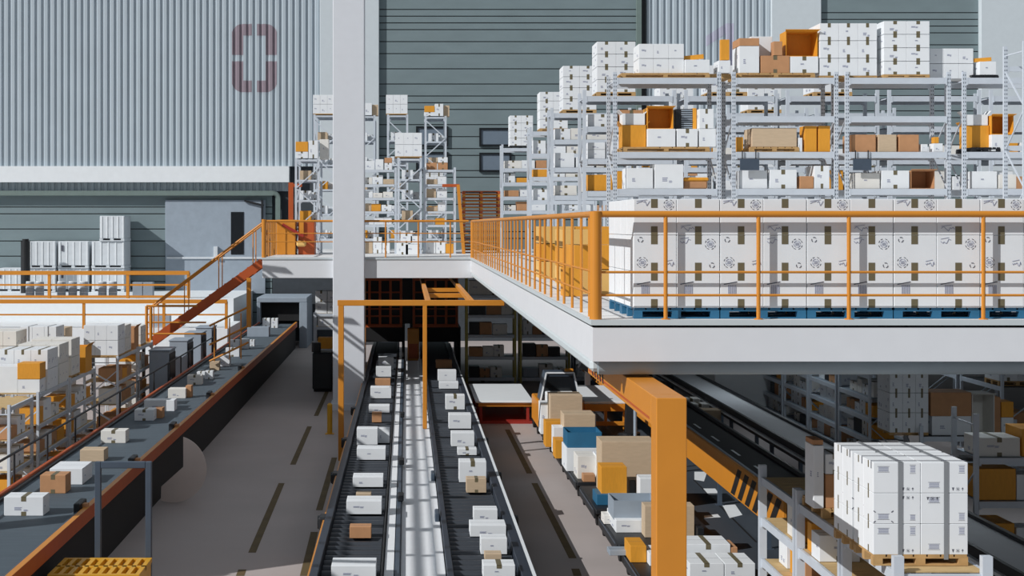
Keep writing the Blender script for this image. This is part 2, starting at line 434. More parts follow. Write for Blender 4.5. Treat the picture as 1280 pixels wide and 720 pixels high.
    b = MB(); b.rbox(X_(268, 20), X_(273, 20), 89.6, 89.88, Z_(322, 20), Z_(308, 20), CRATE); part('door_handle', b, d)
    b = MB(); b.box(X_(327, 20), X_(329, 20), 89.7, 89.88, Z_(290, 20), Z_(250, 20), DARK).bar((X_(306, 20), 89.75, Z_(251, 20)), (X_(330, 20), 89.75, Z_(257, 20)), .12, .12, DARK); part('door_closer', b, d)
    # small windows in the middle shutter
    for i, (x0, y0, x1, y1) in enumerate(((599, 160, 639, 183), (599, 191, 639, 215), (520, 158, 560, 183), (520, 190, 560, 214))):
        w = MB(); a, c, e, f_ = X_(x0, 20), X_(x1, 20), Z_(y1, 20), Z_(y0, 20)
        w.box(a, c, 89.85, 90.02, f_ - .12, f_, GLASS).box(a, c, 89.85, 90.02, e, e + .12, GLASS).box(a, a + .12, 89.85, 90.02, e + .12, f_ - .12, GLASS).box(c - .12, c, 89.85, 90.02, e + .12, f_ - .12, GLASS)
        o = struct(f'window_{i + 1}', w); g = MB(); g.box(a + .12, c - .12, 89.92, 90.01, e + .12, f_ - .12, PANE); part('window_pane', g, o)
    # free standing column by the bridge
    b = MB(); b.rbox(-2.857, -1.634, 55.9, 57.1, 0, 34, COLM, .02); col = struct('column', b)
    b = MB(); b.box(-2.95, -1.54, 55.8, 57.2, 0, .25, COLM); part('column_base', b, col)
    # left platforms
    b = MB(); b.box(-52, -9.6, 80, 90, 0, 3.1, TRIM); struct('platform_upper', b)
    b = MB(); b.box(-52, -9.2, 74, 79.98, 0, 1.85, TRIM); struct('platform_lower', b)
    # added dark backdrop standing in for the shade below the bridge
    b = MB(); b.box(-8.3, 15, 89.3, 89.9, 0, 3.9, DIM); struct('wall_shade_backdrop', b)

# ================================================================== MEZZANINE
MX = 2.515
def build_mezz():
    root = link('mezzanine_floor', None); root['kind'] = 'structure'
    b = MB()
    b.box(MX, 46, 19.42, 76, M - .1, M, MEZF); b.box(-5.62, MX, 56.2, 76, M - .1, M, MEZF); struct('deck', b, root)
    b = MB(); e = .03
    b.box(MX - e, 46, 19.42 - e, 19.42, M - .07, M + .005, LIPM); b.box(MX - e, MX, 19.42, 56.2 - e, M - .07, M + .005, LIPM)
    b.box(-5.62 - e, MX - e, 56.2 - e, 56.2, M - .07, M + .005, LIPM); b.box(-5.62 - e, -5.62, 56.2, 76, M - .07, M + .005, LIPM); struct('deck_edge', b, root)
    b = MB()
    b.box(MX + .25, 46, 19.42, 19.7, M - .56, M - .07, MEZZ); b.box(MX, MX + .25, 19.42, 57, M - .56, M - .07, MEZZ)
    b.rbox(-5.62, MX + .1, 56.2, 56.45, M - .8, M - .075, MEZZ, .015); b.rbox(-5.62, -5.4, 56.4, 76, M - .8, M - .075, MEZZ, .015); struct('fascia', b, root)
    b = MB(); zc = M - .66; n = 10
    b.cyl((MX + .1, 19.66, M - .65), (46, 19.66, M - .65), .11, BEAMU, 24); b.rbox(MX + .02, MX + .4, 19.9, 56.2, M - .75, M - .57, LIPM, .05); struct('edge_beam', b, root)
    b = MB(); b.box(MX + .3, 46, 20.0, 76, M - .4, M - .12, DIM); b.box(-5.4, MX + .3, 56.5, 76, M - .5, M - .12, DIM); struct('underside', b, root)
    for i, (x, y) in enumerate(((7.55, 60.0), (25, 48))):
        b = MB(); b.rbox(x - .11, x + .11, y - .11, y + .11, 0, M - .4, MEZZ, .01); b.box(x - .2, x + .2, y - .2, y + .2, 0, .02, MEZZ)
        struct('support_column', b)
    # railing of the long edges, one thing per run
    g = thing('guard_railing', 'orange guard railing along the front edge of the mezzanine', 'railing', (MX + .05, 19.52, M))
    zt = 7.345 - M
    p = MB(); p.cyl((0, 0, zt), (20, 0, zt), .045, ORANGE, 14); part('top_rail', p, g)
    for z in (7.2 - 59.5 / 92.7 - M, 7.2 - 88.5 / 92.7 - M): p = MB(); p.cyl((0, 0, z), (20, 0, z), .017, ORANGE, 8); part('mid_rail', p, g)
    p = MB(); p.cyl((0, 0, 0), (0, 0, zt + .035), .083, ORANGE, 20); part('corner_post', p, g)
    for px in (832, 948, 1061, 1229, 1345, 1460): p = MB(); x = X_(px, 92.2) - MX - .05; p.cyl((x, 0, 0), (x, 0, zt), .028, ORANGE, 10); p.cyl((x, 0, 0), (x, 0, .015), .06, ORANGE, 10); part('post', p, g)
    g = thing('guard_railing', 'long orange railing of upright bars along the left edge of the mezzanine', 'railing', (MX + .05, 19.62, M))
    p = MB(); p.cyl((0, -.04, zt), (0, 36.6, zt), .045, ORANGE, 14); part('top_rail', p, g)
    for z in (7.2 - 59.5 / 92.7 - M, 7.2 - 88.5 / 92.7 - M): p = MB(); p.cyl((0, 0, z), (0, 36.6, z), .017, ORANGE, 8); part('mid_rail', p, g)
    y = .55; bm_ = MB(); bm_.cyl((0, 0, .0), (0, 0, zt), .022, ORANGE, 8); me = bm_.mesh('baluster'); me2 = MB().cyl((0, 0, 0), (0, 0, zt), .055, ORANGE, 12).mesh('end_post')
    k = 0
    while y < 36.4: link('baluster', me, g, (0, y, 0)); y += 1.15 if k % 3 else .95; k += 1
    link('end_post', me2, g, (0, 36.68, 0))
    g = thing('guard_railing', 'orange railing across the front of the far bridge', 'railing', (-5.57, 56.3, M))
    for z, r_ in ((1.43, .045), (.95, .02), (.62, .02)): p = MB(); p.cyl((0, 0, z), (8.0, 0, z), r_, ORANGE, 10); part('top_rail' if z > 1 else 'mid_rail', p, g)
    for px in (434, 482, 523, 563): link('post', MB().cyl((0, 0, 0), (0, 0, 1.43), .03, ORANGE, 8).mesh('post'), g, (X_(px, 32) + 5.57, 0, 0))
    link('corner_post', MB().cyl((0, 0, 0), (0, 0, 1.5), .09, ORANGE, 12).mesh('corner_post'), g, (0, 0, 0))
    g = thing('guard_railing', 'short barred orange railing at the left end of the bridge', 'railing', (-5.57, 56.5, M))
    p = MB(); p.cyl((0, 0, 1.43), (0, 5.8, 1.43), .045, ORANGE, 10); part('top_rail', p, g)
    for i in range(9): link('baluster', me, g, (0, .5 + i * .62, 0))

# ================================================================== STAIRS AND LEFT PLATFORM RAILINGS
def build_stairs():
    g = thing('staircase', 'orange steel staircase descending left from the bridge', 'stairs', (-5.7, 57.4, 0))
    # flight falls towards -X
    x0, z0, x1, z1 = -.05, M - .1, -4.6, 2.55
    for yy in (0, 1.1):
        p = MB(); p.bar((x0, yy, z0 - .12), (x1, yy, z1 - .12), .06, .34, RUST); part('stringer', p, g)
        p = MB(); p.cyl((x0, yy, z0 + 1.45), (x1, yy, z1 + 1.3), .04, ORANGE, 8); part('handrail', p, g)
        for t in (.08, .38, .68, .95):
            x = x0 + (x1 - x0) * t; z = z0 + (z1 - z0) * t; p = MB(); p.cyl((x, yy, z), (x, yy, z + 1.4), .022, ORANGE, 8); part('baluster', p, g)
    n = 15
    for i in range(n):
        t = (i + .5) / n; x = x0 + (x1 - x0) * t; z = z0 + (z1 - z0) * t
        p = MB(); p.box(x - .15, x + .15, 0, 1.1, z - .02, z + .02, RUST); part('tread', p, g)
    p = MB(); p.box(x1 - 2.2, x1, -.5, 1.2, z1 - .12, z1, RUST); part('landing', p, g)
    for xx in (x1 - 2.1, x1 - .1): p = MB(); p.box(xx - .06, xx + .06, -.45, -.33, 0, z1 - .12, DARK); part('landing_leg', p, g)
    g = thing('guard_railing', 'orange railing round the low landing at the foot of the stairs', 'railing', (-10.6, 56.8, 2.55))
    for xx, h in ((.35, 1.45), (.52, 1.4)): link('corner_post', MB().cyl((0, 0, 0), (0, 0, h), .06, ORANGE, 10).mesh('corner_post'), g, (xx, 0, 0))
    for z in (.75, .3): part('mid_rail', MB().cyl((.35, 0, z + .05), (2.7, 0, z + .05), .035, ORANGE, 8), g)
    part('top_rail', MB().cyl((.35, 0, 1.45), (2.35, 0, 1.45), .045, ORANGE, 8), g)
    g = thing('guard_railing', 'sloping orange side railing of the lower flight beside the belt', 'railing', (-7.6, 57.0, 2.2))
    for za in (1.75, 1.0, .35): part('sloping_rail', MB().cyl((-.2, 0, za - .75), (1.35, 0, za), .04, ORANGE, 8), g)
    for xx, a, c in ((0, .1, 1.1), (.6, .2, 1.3), (1.05, .2, 1.5)): part('baluster', MB().cyl((xx, 0, a - .5), (xx, 0, c), .025, ORANGE, 8), g)
    part('newel_post', MB().box(1.28, 1.45, -.08, .08, .95, 2.9, ORANGE), g)
    g = thing('guard_railing', 'orange railing along the upper white platform by the back wall', 'railing', (-34, 80.3, 3.1))
    W = X_(237, 22.4) + 34
    for z, r_ in ((1.42, .11), (.75, .05), (.1, .06)): part('top_rail' if z > 1 else 'mid_rail', MB().box(0, W, -r_, r_, z - r_, z + r_, ORANGE), g)
    for px in (-110, -25, 62, 160, 236): part('post', MB().box(-.08, .08, -.08, .08, 0, 1.42, ORANGE), g).location = (X_(px, 22.4) + 34, 0, 0)
    g = thing('guard_railing', 'lower orange railing in front of the white platform face', 'railing', (-34, 74.2, 1.85))
    W = X_(284, 24.25) + 34
    for z, r_ in ((1.4, .1), (.72, .04)): part('top_rail' if z > 1 else 'mid_rail', MB().box(0, W, -r_, r_, z - r_, z + r_, ORANGE), g)
    for px in (-60, 105, 205, 283): part('post', MB().box(-.07, .07, -.07, .07, 0, 1.4, ORANGE), g).location = (X_(px, 24.25) + 34, 0, 0)
    # crates on the upper platform
    s = 20.5; y0 = 87.85
    tiers = ((3.1, 1.45, ((-6, 30), (32, 70), (72, 111), (114, 156)), 'bottom'), (4.55, 1.65, ((35, 70), (72, 111), (114, 156)), 'middle'), (6.2, 1.55, ((124, 156),), 'top'))
    nm = ['far left', 'left', 'centre', 'right']
    for z, h, cs, tn in tiers:
        for i, (a, c) in enumerate(cs):
            pn = nm[i + (4 - len(cs))] if len(cs) > 1 else 'right'
            g = thing('bulk_crate', f"pale grey bulk crate, {tn} tier, {pn} column, on the upper platform", 'crate', (X_((a + c) / 2, s), y0, z), group='bulk crates on the upper platform')
            w = (c - a) / s - .05; d = 2.05
            part('pallet_base', MB().box(-w/2, w/2, -.1, d, 0, .06, CRATE).box(-w/2, -w/2 + .2, -.1, d, .06, .16, CRATE).box(w/2 - .2, w/2, -.1, d, .06, .16, CRATE).box(-.1, .1, -.1, d, .06, .16, CRATE), g)
            bb = MB(); bb.rbox(-w/2, w/2, 0, d - .1, .16, h - .005, CRATE, .03)
            for q in range(5): xx = -w/2 + .08 + q * (w - .2) / 4; bb.box(xx, xx + .07, -.03, .01, .18, h - .04, TRIM)
            part('body', bb, g)
            if (i + int(z)) % 2: part('latch', MB().box(-w/2 + .2, -w/2 + .32, -.05, 0, h - .6, h - .25, INKD), g)
    for i, px in enumerate((40, 52, 79, 93, 107, 130, 143)):
        b = MB(); b.cyl((0, 0, 0), (0, 0, .85), .24, GREY, 16); b.cyl((0, 0, .28), (0, 0, .31), .255, CRATE, 16); b.cyl((0, 0, .56), (0, 0, .59), .255, CRATE, 16); b.cyl((0, 0, .85), (0, 0, .9), .22, TRIM, 16)
        solo('drum', b, f"{ORD[i]} pale blue-grey drum from left on the upper platform", 'drum', (X_(px, 22), 81.4, 3.1), group='drums on the upper platform')
    for i, px in enumerate((172, 185)):
        carton(X_(px, 22), 82, 3.1, .55, .5, .85, 'grey', '', label=f"small dim grey crate at the {('left', 'right')[i]} beside the platform drums", group='grey crates by the drums')
    b = MB(); b.cyl((0, 0, 0), (0, 0, 3.1), .28, DARK, 16); b.cyl((0, 0, 3.1), (0, 0, 3.25), .2, DARK, 16)
    solo('gas_cylinder', b, 'tall dark cylinder standing at the left of the pale crates', 'cylinder', (X_(27.5, 21), 86.5, 3.1))
    carton(X_(196, 24), 76, 1.85, 1.1, .6, .55, 'grey', '', label='grey box on the lower platform near the stairs')

# ================================================================== LEFT BELT CONVEYOR
def build_left_belt():
    g = thing('belt_conveyor', 'long grey belt conveyor with orange side rails on the left', 'conveyor', (-7.5, 22, 0))
    Ln = 62
    part('belt', MB().box(-.98, .98, 0, Ln, 1.34, 1.42, BELT), g)
    part('side_rail', MB().rbox(1.02, 1.13, 0, Ln, 1.24, 1.53, RUST, .01).box(1.02, 1.13, 0, Ln, 1.53, 1.535, ORANGE), g, 'orange outer side rail')
    part('side_rail', MB().rbox(-1.13, -1.04, 0, Ln, 1.4, 1.53, RUST, .01), g)
    part('guide', MB().box(.92, 1.02, 0, Ln, 1.36, 1.48, SLATE), g); part('guide', MB().box(-1.04, -.94, 0, Ln, 1.36, 1.48, DARK), g)
    part('underframe', MB().box(-.95, 1.0, 0, Ln, .95, 1.3, DARK).box(-.1, .1, 0, Ln, .3, .5, DARK), g)
    part('skirt', MB().box(.98, 1.03, 0, Ln, .0, 1.24, BLACKR), g)
    lm = MB().box(-.06, .06, -.06, .06, 0, 1.24, DARK).box(-.12, .12, -.12, .12, 0, .02, DARK).mesh('leg')
    for i in range(21):
        for sx in (-1, 1): link('leg', lm, g, (sx * .9, .6 + i * 3, 0))
    for i, y in enumerate((7.0, 12.6, 18.5, 26, 35)):
        part('motor_box', MB().rbox(.86, 1.0, -.3, .3, 1.42, 1.64, DARK, .02).box(.98, 1.1, -.12, .05, 1.53, 1.6, BROWN), g).location = (0, y, 0)
    # left-hand rope guard
    g2 = thing('guard_railing', 'thin dark handrail along the left side of the belt conveyor', 'railing', (-8.85, 26, 0))
    part('top_rail', MB().cyl((0, 0, 2.05), (0, 40, 2.05), .03, DARK, 8), g2)
    pm = MB().cyl((0, 0, 0), (0, 0, 2.05), .025, DARK, 8).mesh('post')
    for i in range(14): link('post', pm, g2, (0, .5 + i * 3, 0))
    # scanner tunnel at the far end
    g = thing('scanner_tunnel', 'grey scanner tunnel hood at the far end of the left belt', 'machine', (-7.4, 84.2, 0))
    b = MB(); b.rbox(-1.35, 1.6, 0, 4.6, 2.65, 2.95, GREY, .03).rbox(-1.35, -1.14, 0, 4.6, 0, 2.65, GREY, .02).rbox(1.14, 1.6, 0, 4.6, 0, 2.65, GREY, .02); part('housing', b, g)
    part('curtain', MB().box(-1.14, 1.14, .6, .65, 1.55, 2.65, BLACKR), g)
    # goods riding the belt
    L = [(5, 619, 54, 645, 'white', 'nearest one at the left edge', .5), (50, 592, 82, 617, 'brown', 'in front of the large white one', .5), (62, 584, 103, 606, 'white', 'large, behind the brown box', 1.0), (100, 561, 130, 577, 'tan', 'half hidden by the blue-grey frame', .5),
         (126, 537, 157, 554, 'cream', 'with a dark hand slot', .5), (168, 511, 192, 526, 'white', 'third along, beside a brown box', .5), (192, 509, 203, 523, 'brown', 'small, right of a white carton', .4), (180, 499, 218, 514, 'white', 'wide and brightly lit', .5),
         (210, 485, 232, 498, 'cream', 'shaded, left of a brown one', .5), (232, 481, 239, 497, 'brown', 'narrow, behind a shaded carton', .4), (234, 468, 252, 481, 'cream', 'grey looking, half way along', .4), (246, 464, 256, 473, 'white', 'small, just before the tan one', .35), (256, 463, 266, 474, 'white', 'small, beside another small one', .35),
         (262, 451, 274, 463, 'tan', 'small, half way along', .35), (271, 444, 287, 458, 'white', 'beside the small tan box', .45), (282, 434, 299, 446, 'white', 'below the far pair', .4), (287, 424, 299, 437, 'white', 'left of the far pair', .4), (300, 423, 311, 436, 'white', 'right of the far pair', .4), (312, 424, 318, 433, 'white', 'tiny, right of the far pair', .3),
         (309, 408, 336, 421, 'grey', 'low, near the tunnel', .8), (328, 397, 337, 409, 'white', 'left one at the tunnel mouth', .5), (339, 397, 347, 410, 'white', 'right one at the tunnel mouth', .5)]
    for x0, y0, x1, y1, c, dsc, d in L:
        s = (y1 - VY) / (CAMZ - 1.42); w = (x1 - x0) / s; h = (y1 - y0) / s * .93
        xc = min(max(X_((x0 + x1) / 2, s), -8.45 + w/2), -6.55 - w/2)
        carton(xc, Y_(s) + d/2, 1.42, w, d, h, c, '', 'boxes riding the left belt', label=f"{NAMES[c]} on the left belt, {dsc}")
    # grey cabinets beside the belt
    for i, s in enumerate((33.0, 30.4, 28.5, 27.0)):
        y = Y_(s); g = thing('machine_cabinet', f"blue-grey steel cabinet left of the belt, {('nearest', 'second', 'third', 'farthest')[i]} of four", 'cabinet', (-9.6, y, 0), group='cabinets along the left belt')
        part('body', MB().rbox(-.15, .6, 0, 1.5, 0, 2.4, GREY, .02), g); dd = part('door', MB().box(.6, .63, .08, 1.42, .2, 2.3, DARK), g, 'dark side door'); part('handle', MB().box(.63, .67, .2, .24, 1.1, 1.4, GREY), dd); part('lid', MB().rbox(-.18, .64, -.03, 1.53, 2.4, 2.46, GREY, .02), g)
    # round pale sheet
    dm = MB(); t0, t1 = math.radians(72), math.radians(-111)
    pr = [(math.cos(t0 + (t1 - t0) * i / 36) * .87, .87 + math.sin(t0 + (t1 - t0) * i / 36) * .87) for i in range(37)] + [(-.3, .42), (.27, .93)]
    dm.prism(pr, 0, .05, DISC)
    solo('round_panel', dm, 'large pale round-edged panel standing beside the left belt conveyor', 'panel', (-6.05, 37.3, 0))
    # yellow trolley with blue-grey frame
    g = thing('trolley', 'yellow slatted trolley with a tall blue-grey handle frame', 'trolley', (-5.46, 25.1, 0))
    b = MB(); b.box(-.8, .8, 0, .09, 1.02, 1.1, YELLOW).box(-.8, .8, 1.2, 1.29, 1.02, 1.1, YELLOW).box(-.8, .8, .6, .68, 1.02, 1.1, YELLOW)
    for i in range(10): xx = -.8 + i * 1.52 / 9; b.box(xx, xx + .08, .09, 1.2, 1.0, 1.1, YELLOW)
    part('slatted_top', b, g)
    part('tub', MB().box(-.78, .78, .02, 1.27, .35, .38, YELLOW).box(-.78, -.75, .02, 1.27, .38, 1.0, YELLOW).box(.75, .78, .02, 1.27, .38, 1.0, YELLOW).box(-.75, .75, 1.24, 1.27, .38, 1.0, YELLOW).box(-.75, .75, .02, .05, .38, .8, YELLOW), g)
    b = MB(); b.rbox(-.26, -.15, 1.32, 1.42, .3, 2.85, SLATE, .01).rbox(.67, .78, 1.32, 1.42, .3, 2.85, SLATE, .01).rbox(-.15, .67, 1.32, 1.42, 2.73, 2.85, SLATE, .01); part('handle_frame', b, g)
    for sx in (-.6, .6):
        for yy in (.2, 1.1): wh = part('wheel', MB().cyl((sx - .04, yy, .12), (sx + .04, yy, .12), .12, BLACKR, 16), g); part('fork', MB().box(sx - .06, sx + .06, yy - .03, yy + .03, .12, .36, DARK), wh)
    for i, (xx, c) in enumerate(((-.45, 'white'), (.1, 'amber'), (.45, 'white'))):
        carton(-5.46 + xx, 25.7, .38, .32, .5, .4, c, '', label=f"{NAMES[c]} inside the yellow trolley, {('left', 'centre', 'right')[i]}")

# ================================================================== CENTRAL ROLLER CONVEYORS
def build_rollers():
    dz = 6.2
    for side, (a, c, fl, fr) in enumerate(((-1.53, -.47, -1.76, -.44), (.84, 1.99, .7, 2.28))):
        nm = ('left', 'right')[side]
        g = thing('roller_conveyor', f"dark roller conveyor, {nm} one of the central pair", 'conveyor', (0, 22, 0), group='central roller conveyors')
        Ln = 62
        if side == 0:
            part('side_frame', MB().rbox(a - .16, a - .01, 0, Ln, .7, 1.13, NAVY, .01), g); part('edge_strip', MB().box(a - .21, a - .165, 0, Ln - 10, .7, 1.05, ORANGE), g, 'orange edge strip')
            part('side_frame', MB().rbox(c + .01, c + .05, 0, Ln, .8, 1.02, DARK, .01), g)
        else:
            part('side_frame', MB().rbox(a - .12, a - .01, 0, Ln, .8, 1.1, NAVY, .01), g)
            part('side_frame', MB().rbox(c + .01, c + .2, 0, Ln, .7, 1.13, NAVY, .01), g); part('edge_strip', MB().box(c + .2, c + .26, 0, Ln - 10, 1.02, 1.13, TRIM), g, 'white edge strip')
        part('under_tray', MB().box(a, c, 0, Ln, .72, .78, BLACKR), g)
        rm = MB().cyl((a + .01, 0, 0), (c - .01, 0, 0), .1, ROLL, 14).mesh('roller')
        y = .2
        for i in range(100): link('roller', rm, g, (0, y, .9)); y += .4
        b = MB()
        while y < Ln: b.cyl((a + .01, y, .9), (c - .01, y, .9), .1, ROLL, 6); y += .4
        o = part('roller', b, g); o['kind'] = 'stuff'
        lm = MB().box(-.05, .05, -.05, .05, 0, .72, SLATE).box(-.1, .1, -.1, .1, 0, .02, SLATE).mesh('leg')
        for i in range(20):
            for xx in (a - .07, c + (.03 if side == 0 else .1)): link('leg', lm, g, (xx, .7 + i * 3.1, 0))
        for i, y in enumerate((8.0, 13.3, 19, 26)):
            xx = (a - .22) if side == 0 else (c + .24)
            mo = part('motor', MB().rbox(xx - .09, xx + .09, y, y + .45, .82, 1.1, DARK, .04), g); part('pulley', MB().cyl((xx - .11, y + .22, .96), (xx + .11, y + .22, .96), .14, DARK, 16), mo)
    # raised walkway between
    b = MB(); b.box(-.36, .66, 26, 67, .84, .88, MEZZ).box(-.36, .66, 26, 67, 0, .06, DIM)
    g = thing('walkway', 'pale raised service walkway between the two roller conveyors', 'walkway', (0, 22, 0))
    part('tread_plate', MB().box(-.1, .55, 0, 45, .84, .88, WALKW), g); part('side_plate', MB().box(-.4, -.23, 0, 45, .84, .97, WALKW), g); part('side_plate', MB().box(.55, .7, 0, 45, .84, .97, WALKW), g)
    part('cable_duct', MB().rbox(-.22, -.11, 0, 45, .84, .97, SLATE, .02), g)
    part('base', MB().box(-.3, .62, 0, 45, 0, .84, DIM), g)
    for y in (10.4, 15.3, 24.5): part('junction_box', MB().rbox(-.2, -.06, y, y + .5, .97, 1.1, DARK, .02), g)
    for y in (8.2, 13.0): part('junction_box', MB().rbox(.6, .7, y, y + .5, .93, 1.15, SLATE, .02), g)
    # brown steel bridge structure over the far ends
    g = thing('transfer_station', 'dim rust-brown steel transfer station over the far conveyor ends', 'machine', (0, 69.5, 0))
    for x0, x1 in ((-2.35, -.2), (.3, 2.5)):
        b = MB(); b.box(x0, x1, 0, .3, 2.25, 2.4, RUST).box(x0, x1, 0, .3, 4.5, 4.65, RUST)
        for i in range(5): xx = x0 + .06 + i * (x1 - x0 - .12) / 4; b.box(xx - .06, xx + .06, 0, .2, 2.4, 4.5, RUST)
        for z in (2.75, 3.1, 3.5, 3.9): b.box(x0, x1, .1, .2, z, z + .07, RUST)
        part('truss', b, g)
        part('hood', MB().box(x0, x1, .35, 6, 2.2, 4.5, DARK).box(x0, x1, -.02, .0, 1.55, 2.25, BLACKR), g)
        part('mouth', MB().box(x0 - .12, x0 + .02, 0, 6, 0, 2.25, BLACKR).box(x1 - .02, x1 + .12, 0, 6, 0, 2.25, BLACKR), g)
    part('cross_member', MB().box(-2.35, 2.5, 0, .3, 4.65, 4.8, RUST), g); part('centre_panel', MB().box(-.19, .29, .4, .6, 2.4, 4.6, DARK), g)
    solo('control_cabinet', MB().rbox(-.3, .25, 0, .8, 0, 2.3, ORANGE, .02).box(-.25, .2, -.01, .0, .9, 1.6, RUST), 'dim orange control cabinet between the far conveyor ends', 'cabinet', (.35, 67.8, 0))
    # boxes
    Lf = [(473, 443, 492, 462, 'white', 'farthest'), (470, 456, 489, 471, 'white', 'second farthest'), (463, 481, 489, 498, 'white', 'with a tan one behind'), (469, 472, 488, 482, 'brown', 'dim, behind a white carton'), (461, 505, 487, 516, 'white', 'low, above a small brown box'), (465, 513, 477, 528, 'brown', 'small'),
          (446, 531, 472, 556, 'white', 'tall, left of a pair'), (472, 531, 487, 554, 'white', 'right of a pair'), (446, 557, 482, 575, 'white', 'right below the tall pair'), (441, 593, 479, 609, 'white', 'flat, crossed by a diagonal shadow'), (433, 622, 477, 643, 'white', 'wide, in front of a tan box'), (445, 615, 464, 622, 'tan', 'flat, peeping out behind a white carton'),
          (437, 655, 464, 673, 'brown', 'alone near the front'), (414, 703, 470, 724, 'white', 'nearest, at the frame bottom')]
    Rt = [(545, 448, 565, 460, 'brown', 'farthest, dim'), (548, 460, 571, 476, 'white', 'second farthest'), (549, 476, 573, 486, 'white', 'third farthest, low'), (557, 490, 581, 512, 'white', 'with a dark tape strip, behind'), (561, 514, 589, 536, 'white', 'large and tall'), (564, 537, 593, 558, 'white', 'wide, half way'),
          (572, 559, 596, 569, 'white', 'low, behind the taped one'), (574, 571, 608, 603, 'white', 'tall with a dark tape strip'), (583, 594, 608, 616, 'tan', 'leaning against the tall taped one'), (592, 633, 622, 652, 'white', 'with hand slot, rear one'), (588, 653, 633, 671, 'white', 'wide, middle one'), (601, 668, 634, 693, 'white', 'with hand slot, front one'),
          (606, 690, 627, 701, 'tan', 'flat, near the front'), (604, 702, 644, 724, 'white', 'nearest with brown tape')]
    for nm, Ls in (('left', Lf), ('right', Rt)):
        for x0, y0, x1, y1, c, dsc in Ls:
            s = (y1 - VY) / (CAMZ - 1.01); w = (x1 - x0) / s; h = (y1 - y0) / s * .82; d = min(.8, max(.3, w * .8))
            lo_, hi_ = ((-1.52, -.48) if nm == 'left' else (.86, 1.98)); w = min(w, hi_ - lo_)
            carton(min(max(X_((x0 + x1) / 2, s), lo_ + w/2), hi_ - w/2), Y_(s) + d/2, 1.008, w, d, h, c, '', rz=0.0, group=f'boxes on the {nm} roller conveyor', label=f"{NAMES[c]} on {nm} roller conveyor, {dsc}", tape='v' if 'tape' in dsc else 'none')
    # gantry
    g = thing('gantry_frame', 'orange portal frame standing over the central roller conveyors', 'gantry', (0, 43.9, 0))
    T = 4.9; q = .085
    def rb(nm, *a): part(nm, MB().rbox(*a, ORANGE, .01), g)
    rb('crossbar', -2.1, 2.99, 0, .17, T - .17, T); rb('crossbar', -2.07, 3.0, 24.3, 24.47, T - .17, T)
    rb('post', -2.08, -1.91, 0, .17, 0, T - .17); rb('post', .5, .63, 0, .13, .975, T - .17); rb('post', -2.07, -1.92, 24.3, 24.45, 0, T - .17)
    rb('side_beam', .6, .75, .17, 24.3, T - .17, T); rb('side_beam', 1.93, 2.08, .17, 24.3, T - .17, T)
    rb('crossbar', .75, 2.2, 8.1, 8.3, T - .34, T - .18); rb('crossbar', .75, 2.2, 12.6, 12.8, T - .34, T - .18)
    # bollard, dark pump
    g = thing('bollard', 'yellow floor bollard beside the tall white column', 'bollard', (-2.64, 49.6, 0))
    part('tube', MB().cyl((0, 0, .02), (0, 0, 1.0), .09, YELLOW, 16), g); part('cap', MB().cyl((0, 0, 1.0), (0, 0, 1.06), .09, YELLOW, 16, .05), g); part('base_plate', MB().box(-.15, .15, -.15, .15, 0, .02, YELLOW), g)
    g = thing('floor_machine', 'black machine block left of the column base', 'machine', (-3.6, 62, 0))
    part('body', MB().rbox(-.45, .4, 0, 1.2, .1, 1.7, DARK, .05), g); part('head', MB().cyl((-.3, .3, 1.7), (-.3, .3, 2.1), .2, DARK, 12), g); part('foot', MB().box(-.4, .35, .1, 1.1, 0, .1, BLACKR), g)
    rack('small rack with white cartons on top left of the column', -4.15, 65, 1.2, 1.0, 0, 3.25, (.6, 1.6, 2.6, 3.2), deck=PLANK)
    for i in range(2):
        for j in range(2): carton(-3.85 + .55 * i, 65.4, 3.2 + .52 * j, .52, .7, .5, 'white', '', 'cartons on the small rack', label=f"{('lower', 'upper')[j]} {('left', 'right')[i]} white carton on the small rack by the column")
    for i, (z, c) in enumerate(((.6, 'tan'), (1.6, 'amber'), (2.6, 'white'))): carton(-3.6, 65.4, z, .8, .7, .5, c, '', label=f"{NAMES[c]} inside the small rack by the column, {('low', 'middle', 'high')[i]} shelf")

# ================================================================== BLUE PALLET ROW ON THE MEZZANINE
def ring(b, cx, cz, r, y, m):
    n = 24
    for k in range(n):
        if k % 6 == 5: continue
        a0, a1 = 2 * math.pi * k / n, 2 * math.pi * (k + 1) / n
        b.poly([(cx + math.cos(t) * q, y, cz + math.sin(t) * q) for t, q in ((a0, r * .52), (a1, r * .52), (a1, r * .62), (a0, r * .62))], [(0, 1, 2, 3)], m)
    for k in range(4):                                   # heavy corner arcs
        for t0, t1 in ((.12, .34), (.44, .66)):
            a0, a1 = k * math.pi / 2 + t0 * 2, k * math.pi / 2 + t1 * 2
            b.poly([(cx + math.cos(t) * q, y, cz + math.sin(t) * q) for t, q in ((a0, r * .88), (a1, r * .88), (a1, r * .98), (a0, r * .98))], [(0, 1, 2, 3)], INKD)
    for q in (-.2, 0, .2): b.box(cx - r * .34, cx + r * .34, y - .001, y + .001, cz + q * r - r * .04, cz + q * r + r * .04, m)
def recyc(b, cx, cz, r, y):
    for k in range(3):
        t = math.pi / 2 + k * 2 * math.pi / 3; c_, s_ = math.cos(t), math.sin(t)
        a = (cx + c_ * r - s_ * r * .45, y, cz + s_ * r + c_ * r * .45); d = (cx + c_ * r + s_ * r * .45, y, cz + s_ * r - c_ * r * .45)
        b.bar(a, d, .002, r * .3, INKD)
        e = (cx + math.cos(t - .9) * r * 1.0, y, cz + math.sin(t - .9) * r * 1.0); b.bar(d, e, .002, r * .22, INKD)
